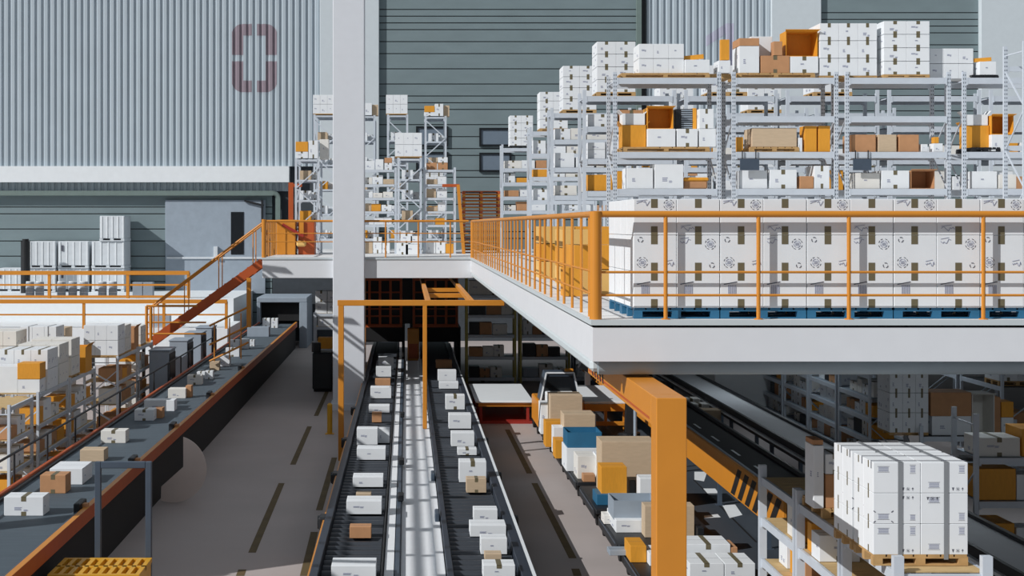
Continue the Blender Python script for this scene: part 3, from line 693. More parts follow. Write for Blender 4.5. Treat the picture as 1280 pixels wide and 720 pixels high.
def scrib(b, cx, cz, w, y, seed=1):
    r = R(seed); x = cx - w/2; z = cz; last = (x, z)
    for i in range(9):
        nx = last[0] + w / 9; nz = cz + r.uniform(-.035, .035); b.bar((last[0], y, last[1]), (nx, y, nz), .002, .007, INK); last = (nx, nz)
    b.bar((cx - w/2, y, cz + .03), (cx + w * .3, y, cz + .05), .002, .006, INK)
def line_bar(b, cx, cz, y):
    b.bar((cx - .1, y, cz + .05), (cx + .08, y, cz + .085), .002, .012, INKD)
    for k in range(5): b.box(cx - .04 + k * .024, cx - .028 + k * .024, y - .001, y + .001, cz - .1, cz + .04, INK)
def big_box_proto(col, row):
    key = ('bb', col, row)
    if key in CACHE: return CACHE[key]
    w, d, h = .585, .59, .492; y = -d/2 - .003
    body = MB().rbox(-w/2, w/2, -d/2, d/2, 0, h, WHITE, .006).box(-w/2 + .02, w/2 - .02, -.004, .004, h - .001, h + .001, INKD).mesh('body')
    t = MB(); tx = -.01 if col == 0 else 0.0
    t.box(tx - .045, tx + .045, y, -d/2 + .001, h - .12, h + .002, TAPE).box(tx - .045, tx + .045, -d/2 + .001, d/2 + .003, h - .001, h + .002, TAPE)
    t2 = MB().box(tx - .045, tx + .045, y, -d/2 + .001, 0, .12, TAPE)
    p = MB(); U = lambda u: -w/2 + u * w; V = lambda v: v * h; yy = y - .001
    if row == 1:
        if col == 0: recyc(p, U(.16), V(.88), .032, yy); ring(p, U(.2), V(.25), .078, yy, INK); scrib(p, U(.84), V(.22), .12, yy, 3)
        else: scrib(p, U(.2), V(.84), .14, yy, 4); ring(p, U(.78), V(.76), .078, yy, INK); recyc(p, U(.82), V(.17), .032, yy)
    elif row == 2:
        if col == 0: scrib(p, U(.22), V(.88), .18, yy, 5); ring(p, U(.82), V(.84), .075, yy, INK)
        else: scrib(p, U(.25), V(.18), .18, yy, 6)
    else:
        line_bar(p, U(.25), V(.55), yy)
    CACHE[key] = (body, t.mesh('tape'), t2.mesh('tape'), p.mesh('printed_mark')); return CACHE[key]
def build_blue_row():
    x0 = 3.10; pitch = 1.185; names = ['leftmost', 'second', 'third', 'fourth', 'fifth']
    for k in range(5):
        cx = x0 + .59 + k * pitch; y0 = 19.66
        rows = 4 if k == 0 else 1
        for q in range(2 if k == 0 else 1):
            pallet(cx, y0 + .6 + q * 1.2, M, 1.17, 1.18, f"blue plastic pallet under the {names[k]} white stack behind the front railing" + (', rear one' if q else ''), BLUE, .15, 'blue pallets along the mezzanine front')
        for j in range(rows):
            for i in range(2):
                for r_ in range(3):
                    body, tp, tp2, pm = big_box_proto(i, r_)
                    dn = ('front', 'second row', 'third row', 'back row')[j]
                    o = thing('printed_carton', f"{('bottom', 'middle', 'top')[r_]} {('left', 'right')[i]} {dn} white carton, {names[k]} blue pallet", 'box', (cx - .295 + i * .59, y0 + .3 + j * .6, M + .15 + r_ * .497), group='printed cartons on the blue pallets')
                    link('body', body, o)
                    if j == 0: link('tape', tp, o); link('tape', tp2, o); link('printed_mark', pm, o)

# ================================================================== MEZZANINE RACKS
def build_front_racks():
    s = 48.0; y = 37.5; d = 1.2; LV = (7.0, 8.14, 9.1, 10.03, 11.03)
    bays = ((5.43, 8.14), (8.52, 11.19), (11.47, 14.12), (14.52, 17.2))
    bn = ['leftmost', 'second', 'third', 'rightmost']
    for (a, c), n in zip(bays, bn): rack(f"{n} grey steel rack bay of the front row on the mezzanine", a, y, c - a, d, M, 11.18, LV if n in ('second', 'third') else LV[:3] + LV[4:], detail=True, group='front rack row', bh=.16)
    def item(x0, y0, x1, y1, lev, c, label, dd=.8, tape='none', off=.08, ph=0, seed=None):
        z = LV[lev] + ph; h = (y1 - y0) / s; w = (x1 - x0) / s
        return carton(X_((x0 + x1) / 2, s), y + off + dd/2, z, w, dd, h, c, '', 'goods on the front rack row', label=label, tape=tape, seed=seed)
    G = 'wooden pallets on the front racks'
    W = lambda x0, x1, lev, lab, m=WOOD, ph=.13: pallet(X_((x0 + x1) / 2, s), y + .62, LV[lev], (x1 - x0) / s, 1.1, lab, m, ph, G)
    # bay 1
    W(777, 888, 4, 'wooden pallet on top of the leftmost front rack bay')
    W(779, 888, 2, 'wooden pallet on the middle shelf of the leftmost front rack bay')
    stack(X_(828, s), y + .15, LV[4] + .13, 57 / s, .9, .78, 3, 2, 2, 'stack on top of the leftmost rack bay', 'cartons on top of the leftmost bay', pal=None, tape='none')
    item(857, 74, 888, 91, 4, 'white', 'single white carton with amber flap on top right of leftmost bay', ph=.13)
    solo('box_flap', MB().bar((-.3, 0, 0), (.25, -.05, .05), .02, .12, AMBER), 'amber cardboard flap lying on the single white carton above leftmost bay', 'flap', (X_(870, s), y + .3, LV[4] + .13 + 17 / s + .05))
    open_box(X_(794, s), y + .5, LV[2] + .13, 30 / s, .6, .58, 'amber', 'tall amber box with white upper part, left on leftmost rack shelf', side=False)
    open_box(X_(794, s), y + .5, LV[2] + .72, 28 / s, .5, .3, 'white', 'open white box standing on the tall amber box in leftmost bay', side=False)
    item(810, 160, 845, 183, 2, 'white', 'white carton with blue label under the open amber box', ph=.13, seed=2); item(847, 160, 873, 183, 2, 'white', 'white carton under the ribbed grey crate in leftmost bay', ph=.13, tape='v')
    open_box(X_(827, s), y + .5, LV[2] + .13 + 23 / s, 33 / s, .6, 27 / s, 'amber', 'open amber box with dark mouth on the leftmost rack bay shelf')
    g = thing('ribbed_crate', 'dark ribbed crate beside the open amber box in leftmost bay', 'crate', (X_(861, s), y + .4, LV[2] + .13 + 23 / s))
    b = MB(); b.rbox(-.28, .18, 0, .5, 0, .54, DARK, .01)
    for i in range(9): b.box(-.12, .17, -.012, 0, .03 + i * .057, .06 + i * .057, GREY)
    part('body', b, g); part('edge_board', MB().rbox(.18, .28, -.02, .5, 0, .56, AMBER, .01), g, 'amber edge board')
    item(875, 135, 893, 160, 2, 'white', 'upper tall white carton at the right of leftmost bay shelf', ph=.13 + 23/s, tape='v'); item(875, 160, 896, 183, 2, 'white', 'lower white carton at the right of leftmost bay shelf', ph=.13)
    item(784, 222, 817, 248, 1, 'white', 'squarish white carton on the low shelf, leftmost bay', seed=1); item(819, 217, 855, 248, 1, 'white', 'lidded white carton on the low shelf, leftmost bay'); 
    g = thing('plastic_bin', 'amber lidded bin at the right of the low shelf, leftmost bay', 'bin', (X_(872, s), y + .5, LV[1])); part('tub', MB().rbox(-.3, .3, -.3, .3, 0, .22, BROWN, .03), g); part('lid', MB().rbox(-.33, .33, -.33, .33, .2, .3, AMBER, .03), g)
    # bay 2
    W(922, 1020, 4, 'wooden pallet on top of the second front rack bay')
    item(925, 58, 950, 92, 4, 'white', 'tall white carton with brown top on the second bay', ph=.13); item(925, 48, 950, 58, 4, 'brown', 'flat brown box on the tall white carton, second bay', ph=.13 + 34 / s)
    item(903, 50, 914, 76, 4, 'amber', 'narrow amber board standing above the gap of leftmost bays', ph=.13 + 17/s, dd=.15, off=.2)
    solo('support_board', MB().box(-.3, .3, -.4, .4, 0, .12, WOOD), 'short wooden support board bridging the gap between leftmost bays', 'board', (8.2, y + .62, LV[4] + .003))
    item(899, 76, 914, 92, 4, 'white', 'white carton under the narrow amber board above the gap', ph=.13, dd=.6)
    item(952, 70, 988, 92, 4, 'brown', 'brown cardboard box with white label on the second bay top', ph=.13, tape='v'); item(968, 52, 979, 70, 4, 'brown', 'small brown box standing on the larger brown box', ph=.13 + 22/s, dd=.3)
    item(945, 42, 972, 68, 4, 'white', 'white carton behind the brown boxes on the second bay', ph=.13 + 22/s + .02, off=.55, dd=.35)
    item(989, 72, 1024, 93, 4, 'white', 'white carton with brown tape under the large open amber box', ph=.13, tape='v')
    open_box(X_(1004, s), y + .45, LV[4] + .13 + 21 / s, 40 / s, .6, 32 / s, 'amber', 'large open amber box on top of the second rack bay')
    W(938, 1000, 2, 'wooden pallet under the tan wrapped load, second bay')
    item(941, 160, 997, 184, 2, 'tan', 'tan wrapped load on the pallet of the second bay shelf', ph=.13, dd=.9); item(922, 171, 930, 190, 2, 'amber', 'narrow amber box left of the tan wrapped load', dd=.4); item(999, 172, 1004, 190, 2, 'white', 'narrow white board right of the tan wrapped load', dd=.3)
    item(1007, 157, 1022, 190, 2, 'amber', 'left tall amber box at the end of second bay shelf', dd=.5); item(1024, 157, 1039, 190, 2, 'amber', 'right tall amber box at the end of second bay shelf', dd=.5)
    item(925, 213, 960, 236, 1, 'white', 'left white carton on the low shelf of second bay'); item(963, 212, 997, 236, 1, 'white', 'middle white carton with tape on low shelf, second bay', tape='v'); item(1001, 220, 1018, 236, 1, 'brown', 'small brown box on the low shelf of second bay', dd=.4); item(1019, 207, 1038, 236, 1, 'white', 'right white carton with tape on low shelf, second bay', tape='v')
    for i, (a, c, n) in enumerate(((924, 948, 'second'), (1065, 1088, 'third'))):
        g = thing('hanging_sign', f"blank dark slate plate hanging below the middle beam of {n} bay", 'sign', (X_(a, s), y - .1, Z_(213, s))); ww = (c - a) / s
        part('plate', MB().rbox(0, ww, 0, .03, 0, .3, SLATE, .005), g)
        for xx in (.05, ww - .1): part('hanger', MB().box(xx, xx + .025, .0, .02, .3, .52, DARK), g)
    # stacks on top between bays
    stack(X_(1062, s), y + .1, LV[4], 1.5, 1.05, 1.38, 3, 2, 3, 'tall stack above the gap between second and third bay', 'cartons above second and third bay', ph=.06)
    stack(X_(1133, s), y - .02, LV[4], 1.2, 1.05, 1.4, 2, 2, 4, 'tallest stack on the third bay', 'cartons on top of the third bay', ph=.08, tape='v')
    stack(X_(1194, s), y + .25, LV[4] - .1 + .1, 1.15, .8, .8, 3, 2, 2, 'low stack over the third bay end', 'cartons over the third bay end', pal=None, tape='none')
    # bay 3
    item(1066, 168, 1096, 190, 2, 'brown', 'left brown box of three on the third bay shelf', tape='none'); item(1099, 168, 1122, 190, 2, 'tan', 'middle tan box of three on the third bay shelf'); item(1125, 168, 1150, 190, 2, 'brown', 'right brown box of three on the third bay shelf', tape='none')
    item(1153, 180, 1161, 190, 2, 'white', 'tiny white carton right of the brown trio', dd=.3); item(1168, 179, 1180, 190, 2, 'white', 'small white carton under a tiny orange box', dd=.3); item(1169, 171, 1175, 179, 2, 'amber', 'tiny amber box on a small white carton', dd=.2, ph=11 / s)
    item(1070, 216, 1101, 236, 1, 'cream', 'tilted off-white carton on the low shelf of third bay'); item(1103, 213, 1138, 236, 1, 'white', 'wide white carton on the low shelf of third bay', tape='v')
    open_box(X_(1155, s), y + .4, LV[1], 30 / s, .6, 23 / s, 'brown', 'open brown box with dark mouth on low shelf, third bay')
    # bay 4
    W(1216, 1250, 4, 'black tray pallet on top of the rightmost front bay', DARK, .08); item(1226, 78, 1247, 95, 4, 'white', 'white carton with amber flap on top of rightmost bay', ph=.08)
    solo('box_flap', MB().bar((-.2, 0, 0), (.25, -.05, .03), .02, .1, AMBER), 'amber cardboard flap on the white carton above rightmost bay', 'flap', (X_(1232, s), y + .3, LV[4] + .08 + 17 / s + .05))
    W(1216, 1252, 2, 'black tray pallet on the rightmost bay shelf', DARK, .12)
    open_box(X_(1227, s), y + .5, LV[2] + .12, 28 / s, .5, .58, 'amber', 'tall amber box with white arch top in the rightmost bay', side=False); open_box(X_(1227, s), y + .5, LV[2] + .71, 26 / s, .45, .28, 'white', 'open white box standing on the amber box, rightmost bay', side=False)
    item(1241, 165, 1262, 187, 2, 'white', 'white carton right of the tall amber box, rightmost bay'); open_box(X_(1256, s), y + .45, LV[2] + .46, 28 / s, .6, 24 / s, 'amber', 'open amber box at the right end of rightmost bay')
    item(1216, 214, 1248, 236, 1, 'white', 'white carton on the low shelf of the rightmost bay', seed=2); item(1250, 218, 1272, 236, 1, 'cream', 'off-white carton at the right end of the low shelf')
    for (a, c), n in zip(bays, bn): fill(a + .15, c - .1, y + .15, LV[0], .7, .8, f"lowest shelf, {n} front bay", 'goods low on the front racks', seed=hash(n[0]) % 7 + 3 if False else len(n), two=0)
    # end frame standing at the right
    rack('near crosswise rack with diagonal braces at the right photo edge', X_(1279, 51), 35.2, 1.4, 1.15, M, 11.7, (9.2, 11.2), rz=math.pi/2 * 0, detail=True)
    # rows behind
    rows = ((42.5, 5.25, 5, 'second'), (49.0, 4.95, 4, 'third'), (58.6, 5.05, 3, 'fourth'), (71.3, 4.75, 2, 'fifth'))
    for (yy, x0, nb, n) in rows:
        for k in range(nb):
            a = x0 + k * 3.0; det = False
            rack(f"rack bay {ORD[k]} from left in the {n} row behind the front racks", a, yy, 2.65, 1.15, M, 11.18, (8.2, 9.15, 10.1, 11.0) if n != 'fifth' else (7.9, 8.6, 9.3, 10.0, 11.0), detail=det, group=f'{n} rack row', bh=.16, deck=SLATE if n in ('second', 'third') else None)  # slate decks stand in for the shadowed undersides of the shelves
            for li, z in enumerate((8.2, 9.15, 10.1) if n != 'fifth' else (7.9, 8.6, 9.3, 10.0)):
                if li == 2 and k > 0: continue
                fill(a + .12, a + (2.55 if k == 0 else 2.5), yy + .12, z, .66 if n != 'fifth' else .5, .8, f"{('lowest', 'low', 'high', 'upper')[li]} shelf, {ORD[k]} bay, {n} row", f'goods in the {n} rack row', seed=int(yy) * 3 + k * 7 + li, pal=('white', 'white', 'white', 'cream', 'brown', 'amber'), wmin=.5, wmax=.9, gap=.15, two=.2)
        stack(x0 + .95, yy + .05, 11.0, 1.15, 1.1, 1.5, 2, 1, 4, f"end stack on top of the {n} rack row", f'top cartons of the {n} rack row', pal=DARK if n == 'fifth' else WOOD, ph=.12)
    for yy, xs, n in ((42.5, (9.5, 12.6), 'second'), (49.0, (9.2, 12.2), 'third')):
        for i, xx in enumerate(xs): stack(xx, yy + .05, 11.0, 1.15, 1.1, .8, 2, 1, 2, f"{('left', 'right')[i]} low stack on top of the {n} rack row", f'low cartons of the {n} rack row', ph=.12)
    # amber stacks beside the left railing
    for gi, (yy, xx, nx, nz, hh, dn) in enumerate(((26.6, 3.05, 2, 2, .46, 'near'), (30.4, 3.25, 2, 3, .4, 'middle'), (34.2, 3.15, 2, 3, .42, 'far'))):
        if gi == 0: carton(2.98 - .02, 26.0, M, .3, .5, .52, 'amber', '', label='single amber box on the mezzanine deck beside the railing')
        for k in range(nz):
            for i in range(nx):
                for j in range(2):
                    carton(xx + .45 + i * .82, yy + .4 + j * .8, M + k * hh, .8, .78, hh - .01, 'amber' if (k + i) % 2 else 'buff', '', 'large boxes behind the left railing', label=f"{('amber-yellow', 'buff-coloured')[(k + i) % 2 == 0]} box, {('bottom', 'middle', 'top')[k if k < 2 or nz == 3 else 2]} {('left', 'right')[i]} {('front', 'back')[j]} of {dn} group behind barred railing", tape='none')

def build_bridge_racks():
    # bays facing the camera on the bridge
    for i, (x0, w, n) in enumerate(((-1.98, 1.5, 'left'), (.8, 1.35, 'right'))):
        rack(f"{n} low rack bay on the far bridge behind the railing", x0, 64, w, 1.0, M, 9.75, (7.2, 7.8, 8.4, 9.0, 9.65), group='bridge racks', bh=.1)
        for li, z in enumerate((M + .01, 7.2, 7.8, 8.4, 9.0)):
            fill(x0 + .1, x0 + w - .05, 64.12, z, .45 if z > 6.5 else .9, .7, f"{('floor', 'lowest', 'second', 'third', 'fourth')[li]} level, {n} bridge rack", f'goods in the {n} bridge rack', seed=41 + i * 9 + li, pal=('white', 'white', 'cream', 'tan', 'amber'), wmin=.3, wmax=.5)
        fill(x0 + .1, x0 + w - .05, 64.15, 9.65, .65, .7, f"top of the {n} bridge rack", f'goods on the {n} bridge rack', seed=77 + i, pal=('white', 'white', 'brown'), wmin=.3, wmax=.5)
    def endrack(x0, x1, top, y, n, s, lv=5):
        rack(f"narrow end frame of the {n} rack on the far bridge", X_(x0, s), y, (x1 - x0) / s, 2.2, M, top, [M + .6 + i * (top - M - .65) / (lv - 1) for i in range(lv)], group='bridge racks', bh=.08, deck=GREY)
        b = MB(); w = (x1 - x0) / s; z = .2; k = 0
        root = [o for o in C.objects if o.get('label') == f"narrow end frame of the {n} rack on the far bridge"][0]
        while z + .9 < top - M:
            a, c = (0, w) if k % 2 == 0 else (w, 0); b.bar((a, -.06, z + .9), (c, -.06, z), .04, .05, RACK); z += .9; k += 1
        part('front_brace', b, root)
        return X_((x0 + x1) / 2, s)
    s = 28.2; y = Y_(s)
    cx = endrack(498, 526, Z_(197, s), y, 'front middle', s); stack(cx - .05, y + .1, Z_(197, s) + .005, 1.2, 1.1, 1.06, 3, 1, 2, 'stack on the front middle bridge rack', 'cartons on bridge racks', tape='none', ph=.05)
    cx = endrack(370, 398, Z_(198, s), y, 'front left', s)
    zz = Z_(198, s) + .005
    carton(cx - .25, y + .5, zz, .55, .7, .3, 'white', '', label='low white carton under the amber box, front left bridge rack'); carton(cx - .25, y + .5, zz + .3, .55, .7, .45, 'amber', '', label='amber box on a white carton atop the front left bridge rack'); carton(cx + .26, y + .5, zz, .42, .7, .8, 'white', '', label='tall white carton beside the amber box, front left bridge rack', tape='v'); carton(cx + .7, y + 1.2, zz, .4, .6, .9, 'cream', '', label='tall off-white carton right of the amber box, front left bridge rack')
    s2 = 25.0; y2 = Y_(s2)
    for x0, x1, yt, n in ((393, 418, 143, 'rear left'), (442, 468, 144, 'rear centre-left'), (485, 509, 143, 'rear centre'), (532, 557, 145, 'rear right')):
        cx = endrack(x0, x1, Z_(yt, s2), y2, n, s2, 6)
        if n in ('rear left', 'rear centre'): stack(cx - .04, y2 + .1, Z_(yt, s2) + .005, 1.08, 1.1, .95, 3, 1, 2, f"stack on the {n} bridge rack", 'cartons on bridge racks', tape='none', ph=.04)
        else:
            zz = Z_(yt, s2) + .005
            carton(cx - .3, y2 + .5, zz, .55, .7, .2, 'white', '', label=f"flat white carton under the amber box, {n} bridge rack"); carton(cx - .3, y2 + .5, zz + .2, .5, .7, .32, 'amber', '', label=f"amber box on top of the {n} bridge rack"); carton(cx + .18, y2 + .5, zz, .42, .7, .62, 'white', '', label=f"white carton beside the amber box, {n} bridge rack"); carton(cx + .55, y2 + .6, zz, .3, .6, .55, 'tan', '', label=f"tan box at the right edge of the {n} bridge rack")
    for n, x0, x1, s_, yy, top in (('front left', 370, 398, s, y, Z_(198, s)), ('front middle', 498, 526, s, y, Z_(197, s)), ('rear centre-left', 442, 468, s2, y2, Z_(144, s2)), ('rear right', 532, 557, s2, y2, Z_(145, s2)), ('rear centre', 485, 509, s2, y2, Z_(143, s2)), ('rear left', 393, 418, s2, y2, Z_(143, s2))):
        lv = 5 if 'front' in n else 6
        zl = [M + .6 + i * (top - M - .65) / (lv - 1) for i in range(lv)]
        for li, z in enumerate(zl[:-1]):
            c = ('white', 'amber', 'white', 'tan', 'white')[(li + len(n)) % 5]
            w = (x1 - x0) / s_
            carton(X_((x0 + x1) / 2, s_) - .1, yy + .55, z, w * .5, .6, .42, c, '', f'goods inside the {n} bridge rack', label=f"{NAMES[c]} on {ORD[li]} level up inside the {n} bridge rack")
            carton(X_((x0 + x1) / 2, s_) + .28 * w, yy + 1.2, z, w * .3, .5, .36, 'white', '', f'goods inside the {n} bridge rack', label=f"small white carton at the back right, {ORD[li]} level, {n} bridge rack")
    stack(X_(542.5, 26.5), 67.2, M + 3.1, .85, .8, 1.0, 2, 1, 2, 'taped stack over the right bridge rack', 'taped cartons behind right bridge rack', ph=.05)
    solo('shelf_stand', MB().box(-.45, .45, 0, .8, 3.0, 3.1, RACK).box(-.45, -.38, 0, .07, 0, 3.0, RACK).box(.38, .45, 0, .07, 0, 3.0, RACK).box(-.45, -.38, .73, .8, 0, 3.0, RACK).box(.38, .45, .73, .8, 0, 3.0, RACK), 'tall grey stand carrying the taped stack behind the right bridge rack', 'stand', (X_(542.5, 26.5), 67.2, M))
    # cartons piled on bridge floor
    for i, (px, zz, w, h) in enumerate(((503, 0, .5, .5), (515, 0, .55, .45), (508, .5, .5, .4), (519, .46, .4, .35))):
        carton(X_(px, 29), 62.2, M + zz, w, .5, h, 'white', '', 'loose pile on the bridge', label=f"white carton {('left lower', 'right lower', 'left upper', 'right upper')[i]} in the loose pile before the bridge racks")
    # orange machine
    g = thing('sorting_machine', 'orange panelled machine at the left end of the bridge', 'machine', (-4.9, 61.6, M))
    part('cabinet', MB().rbox(-.65, .15, 0, 1.2, 0, 1.5, ORANGE, .02), g); part('column', MB().rbox(.25, .95, .2, 1.3, 0, 1.45, RUST, .02).rbox(.3, .5, .1, .25, .9, 1.45, ORANGE, .01), g); part('hopper', MB().rbox(.2, .6, -.1, .4, .35, .6, BUFF, .06), g); part('arm', MB().bar((-.4, -.05, 1.3), (.5, -.05, .8), .08, .12, RED), g)
    g = thing('portal_post', 'rust-orange upright post with short arm beside the front left bridge rack', 'post', (X_(364, 27.5), 65.4, M)); part('post', MB().rbox(-.12, .1, 0, .2, 0, 3.2, RUST, .01), g); part('arm', MB().rbox(.1, .5, 0, .15, 3.0, 3.15, RUST, .01), g)
    g = thing('portal_post', 'leaning orange post with short arm right of the bridge racks', 'post', (X_(576, 28) + .1, 63.5, M)); part('post', MB().bar((0, 0, 0), (-.25, 0, 3.05), .14, .14, ORANGE), g); part('arm', MB().rbox(-.95, -.2, -.05, .08, 2.95, 3.08, RUST, .01), g)
    for i in range(19):
        z = M + i * .15
        pallet(X_(601, 27), 66.6, z, 1.72, 1.1, f"orange slatted pallet, {ORD[i] if i < 19 else ''} up in the tall pile right of the bridge", ORANGE if i % 2 else RUST, .135, 'pile of orange slatted pallets', small=True)

# ================================================================== UNDER THE MEZZANINE
def build_under():
    for k in range(4):
        x0 = 2.75 + k * 2.45
        rack(f"dim rack bay below the mezzanine, {ORD[k]} from left beyond the table", x0, 65.5, 2.2, 1.0, 0, 4.9, (.25, 1.2, 2.2, 3.1, 4.0), m=OLIVE if k < 2 else SLATE, group='racks below the mezzanine', deck=GREY)
        for li, z in enumerate((.25, 1.2, 2.2, 3.1, 4.0)): fill(x0 + .12, x0 + 2.1, 65.6, z, .75, .8, f"{('lowest', 'second', 'third', 'fourth', 'highest')[li]} shelf, {ORD[k]} dim bay", 'goods in the dim racks', seed=k * 11 + li + 100, wmin=.4, wmax=.75, pal=('white', 'cream', 'brown', 'grey', 'brown', 'dark', 'white'), two=.3)
    # lift table
    g = thing('lift_table', 'white topped work table on a dark red steel base', 'table', (3.55, 52, 0))
    part('table_top', MB().rbox(-1.05, 1.05, 0, 5.6, .76, .84, TRIM, .02), g); part('apron', MB().rbox(-.95, 1.0, .1, 5.4, .62, .76, ORANGE, .01), g)
    for sx in (-.85, .85):
        for yy in (.2, 2.7, 5.2): part('leg', MB().box(sx - .05, sx + .05, yy - .05, yy + .05, .1, .62, RED), g)
    part('base_frame', MB().box(-1.0, 1.0, .1, 5.4, 0, .1, RED), g)
    # right-hand conveyors
    g = thing('belt_conveyor', 'black belt conveyor with deep orange side panel and hazard stripes', 'conveyor', (7.9, 30, 0))
    Ln = 34.8
    b = MB(); b.rbox(-.05, .03, 0, Ln, .68, 1.5, ORANGE, .01)
    for i in range(6):
        y = .1 + i * .72; b.poly([(-.055, y + .75, .72), (-.055, y + 1.15, .72), (-.055, y + .4, 1.42), (-.055, y, 1.42)], [(0, 1, 2, 3)], BLACKR)
    for i in range(6):
        y = 28.1 + i * .72; b.poly([(-.055, y + .75, .72), (-.055, y + 1.15, .72), (-.055, y + .4, 1.42), (-.055, y, 1.42)], [(0, 1, 2, 3)], BLACKR)
    part('side_panel', b, g, 'orange side panel with black diagonal stripes')
    part('belt', MB().box(.1, 1.05, 0, Ln, 1.4, 1.46, BLACKR), g); part('side_rail', MB().rbox(.03, .1, 0, Ln, 1.36, 1.52, GREY, .01), g); part('side_rail', MB().rbox(1.05, 1.14, 0, Ln, 1.2, 1.56, DARK, .01), g); part('underframe', MB().box(.1, 1.05, .3, Ln, 1.15, 1.35, DARK), g)
    b = MB()
    for i in range(14): b.box(.36, .42, 1.0 + i * 2.4, 1.9 + i * 2.4, 1.46, 1.465, TRIM)
    part('belt_mark', b, g, 'white dashes on the belt')
    for i in range(7):
        for xx in (.15, .95): part('leg', MB().box(xx - .05, xx + .05, -.05, .05, 0, 1.15, SLATE).box(xx - .1, xx + .1, -.1, .1, 0, .02, SLATE), g).location = (0, 2 + i * 5, 0)
    g = thing('belt_conveyor', 'pale topped conveyor with dark rails behind the black belt', 'conveyor', (10.0, 19, 0)); Ln = 45.8
    part('belt', MB().box(.08, 1.05, 0, Ln, 1.4, 1.46, WALKW), g); part('side_rail', MB().rbox(-.02, .08, 0, Ln, 1.3, 1.53, DARK, .01), g); part('side_rail', MB().rbox(1.05, 1.17, 0, Ln, 1.3, 1.53, DARK, .01), g); part('trim_strip', MB().box(-.1, -.02, 0, Ln, 1.3, 1.36, TRIM), g)
    part('underframe', MB().box(.1, 1.0, 0, Ln, 1.1, 1.35, DARK), g)
    for i in range(10):
        for xx in (.15, .95): part('leg', MB().box(xx - .05, xx + .05, -.05, .05, 0, 1.1, SLATE).box(xx - .1, xx + .1, -.1, .1, 0, .02, SLATE), g).location = (0, 1 + i * 5, 0)
    for i, (px, py, c) in enumerate(((905, 519, 'cream'), (921, 527, 'tan'), (890, 512, 'cream'))):
        s = (py - VY) / 7.2; carton(9.5 if i != 1 else 9.55, Y_((py - VY) / 6.2), 1.0, .6, .6, .4, c, '', label=f"dim {NAMES[c]} between the right conveyors, {('middle', 'nearest', 'farthest')[i]}")
        solo('low_stand', MB().box(-.3, .3, -.3, .3, .95, 1.0, DARK).box(-.28, -.22, -.28, -.22, 0, .95, DARK).box(.22, .28, -.28, -.22, 0, .95, DARK).box(-.28, -.22, .22, .28, 0, .95, DARK).box(.22, .28, .22, .28, 0, .95, DARK), f"dark stand under the {('middle', 'nearest', 'farthest')[i]} dim box between the right conveyors", 'stand', (9.5, Y_((py - VY) / 6.2), 0))
    solo('machine_housing', MB().rbox(-.7, .7, 0, 1.6, 0, .9, SLATE, .03).rbox(-.5, .5, .2, 1.2, .9, 1.0, DARK, .02), 'dark blue-grey machine housing between the right conveyors', 'machine', (9.95, 36, 0)).location = (9.45 - .02, 35.2, 0)
    C.objects[-1].scale = (.55, 1, 1)
    # rack row parallel to the conveyors, seen in the shade
    for k in range(5):
        y0 = 43.2 + k * 3.35
        rack(f"shaded rack bay right of the conveyors, {ORD[k]} from the near end", 15.0, y0, 3.0, 1.1, 0, 3.6, (.15, .75, 1.4, 2.0, 2.7), rz=math.pi/2, group='shaded racks right of the conveyors', deck=GREY)
        for li, z in enumerate((.15, .75, 1.4, 2.0, 2.7)):
            fill(y0 + .1, y0 + 2.9, 14.05, z, .5, .8, f"{('lowest', 'second', 'third', 'fourth', 'top')[li]} shelf, {ORD[k]} shaded bay", 'goods in the shaded racks', axis='y', seed=k * 5 + li + 300, face=-1, pal=('white', 'cream', 'brown', 'amber', 'cream', 'dark', 'white'), wmin=.45, wmax=.8, two=.25)
    # second shaded row with large loads
    for k in range(3):
        y0 = 43.5 + k * 3.6
        rack(f"second-row shaded rack bay, {ORD[k]} from the near end", 19.3, y0, 3.2, 1.3, 0, 4.2, (.4, 2.3), rz=math.pi/2, group='second-row shaded racks', deck=DARK)
        stack(18.6, y0 + .3, 2.3, 1.15, 1.1, 1.5, 2, 1, 3, f"shaded stack on the {ORD[k]} second-row bay", 'cartons on the second-row shaded racks', tape='v')
        fill(y0 + .15, y0 + 3.0, 18.05, .4, 1.2, 1.0, f"lower shelf, {ORD[k]} second-row bay", 'goods in the second-row shaded racks', axis='y', seed=500 + k, face=-1, wmin=.7, wmax=1.1, pal=('white', 'brown', 'cream'))
    s = 44.0; zz = Z_(545, s)
    # front loads on a dark deck facing the camera
    rack('shaded rack facing us with large brown box under the mezzanine', X_(1150, s), Y_(s) - .1, 3.2, 1.3, 0, zz + .3, (.5, zz), deck=DARK)
    yf = Y_(s)
    carton(X_(1192, s), yf + .6, zz, 49 / s, .9, 24 / s, 'white', '', label='dim white carton under the large brown box in shade'); carton(X_(1191, s), yf + .6, zz + 24 / s, 51 / s, .95, 30 / s, 'brown', '', label='large dark brown box on a dim white carton in shade', tape='none')
    open_box(X_(1231, s), yf + .5, zz, 28 / s, .8, 52 / s, 'cream', 'dim off-white box with arched opening beside the large brown box'); carton(X_(1249, s), yf + .5, zz, .2, .7, 48 / s, 'brown', '', label='narrow upright brown board beside the arched off-white box', tape='none')
    stack(X_(1138, s), yf + .1, zz, 1.1, 1.1, 1.7, 3, 2, 3, 'dim tall stack left of the large brown box', 'cartons of the dim tall stack', ph=.08)
    carton(X_(1263, s), yf + .5, zz, .35, .6, .5, 'white', '', label='dim white carton at the right end of the shaded rack'); carton(X_(1263, s), yf + .5, zz + .5, .35, .6, .45, 'amber', '', label='dim amber box at the right end of the shaded rack')
    # near right, below
    s = 60.0; zz = Z_(640, s)
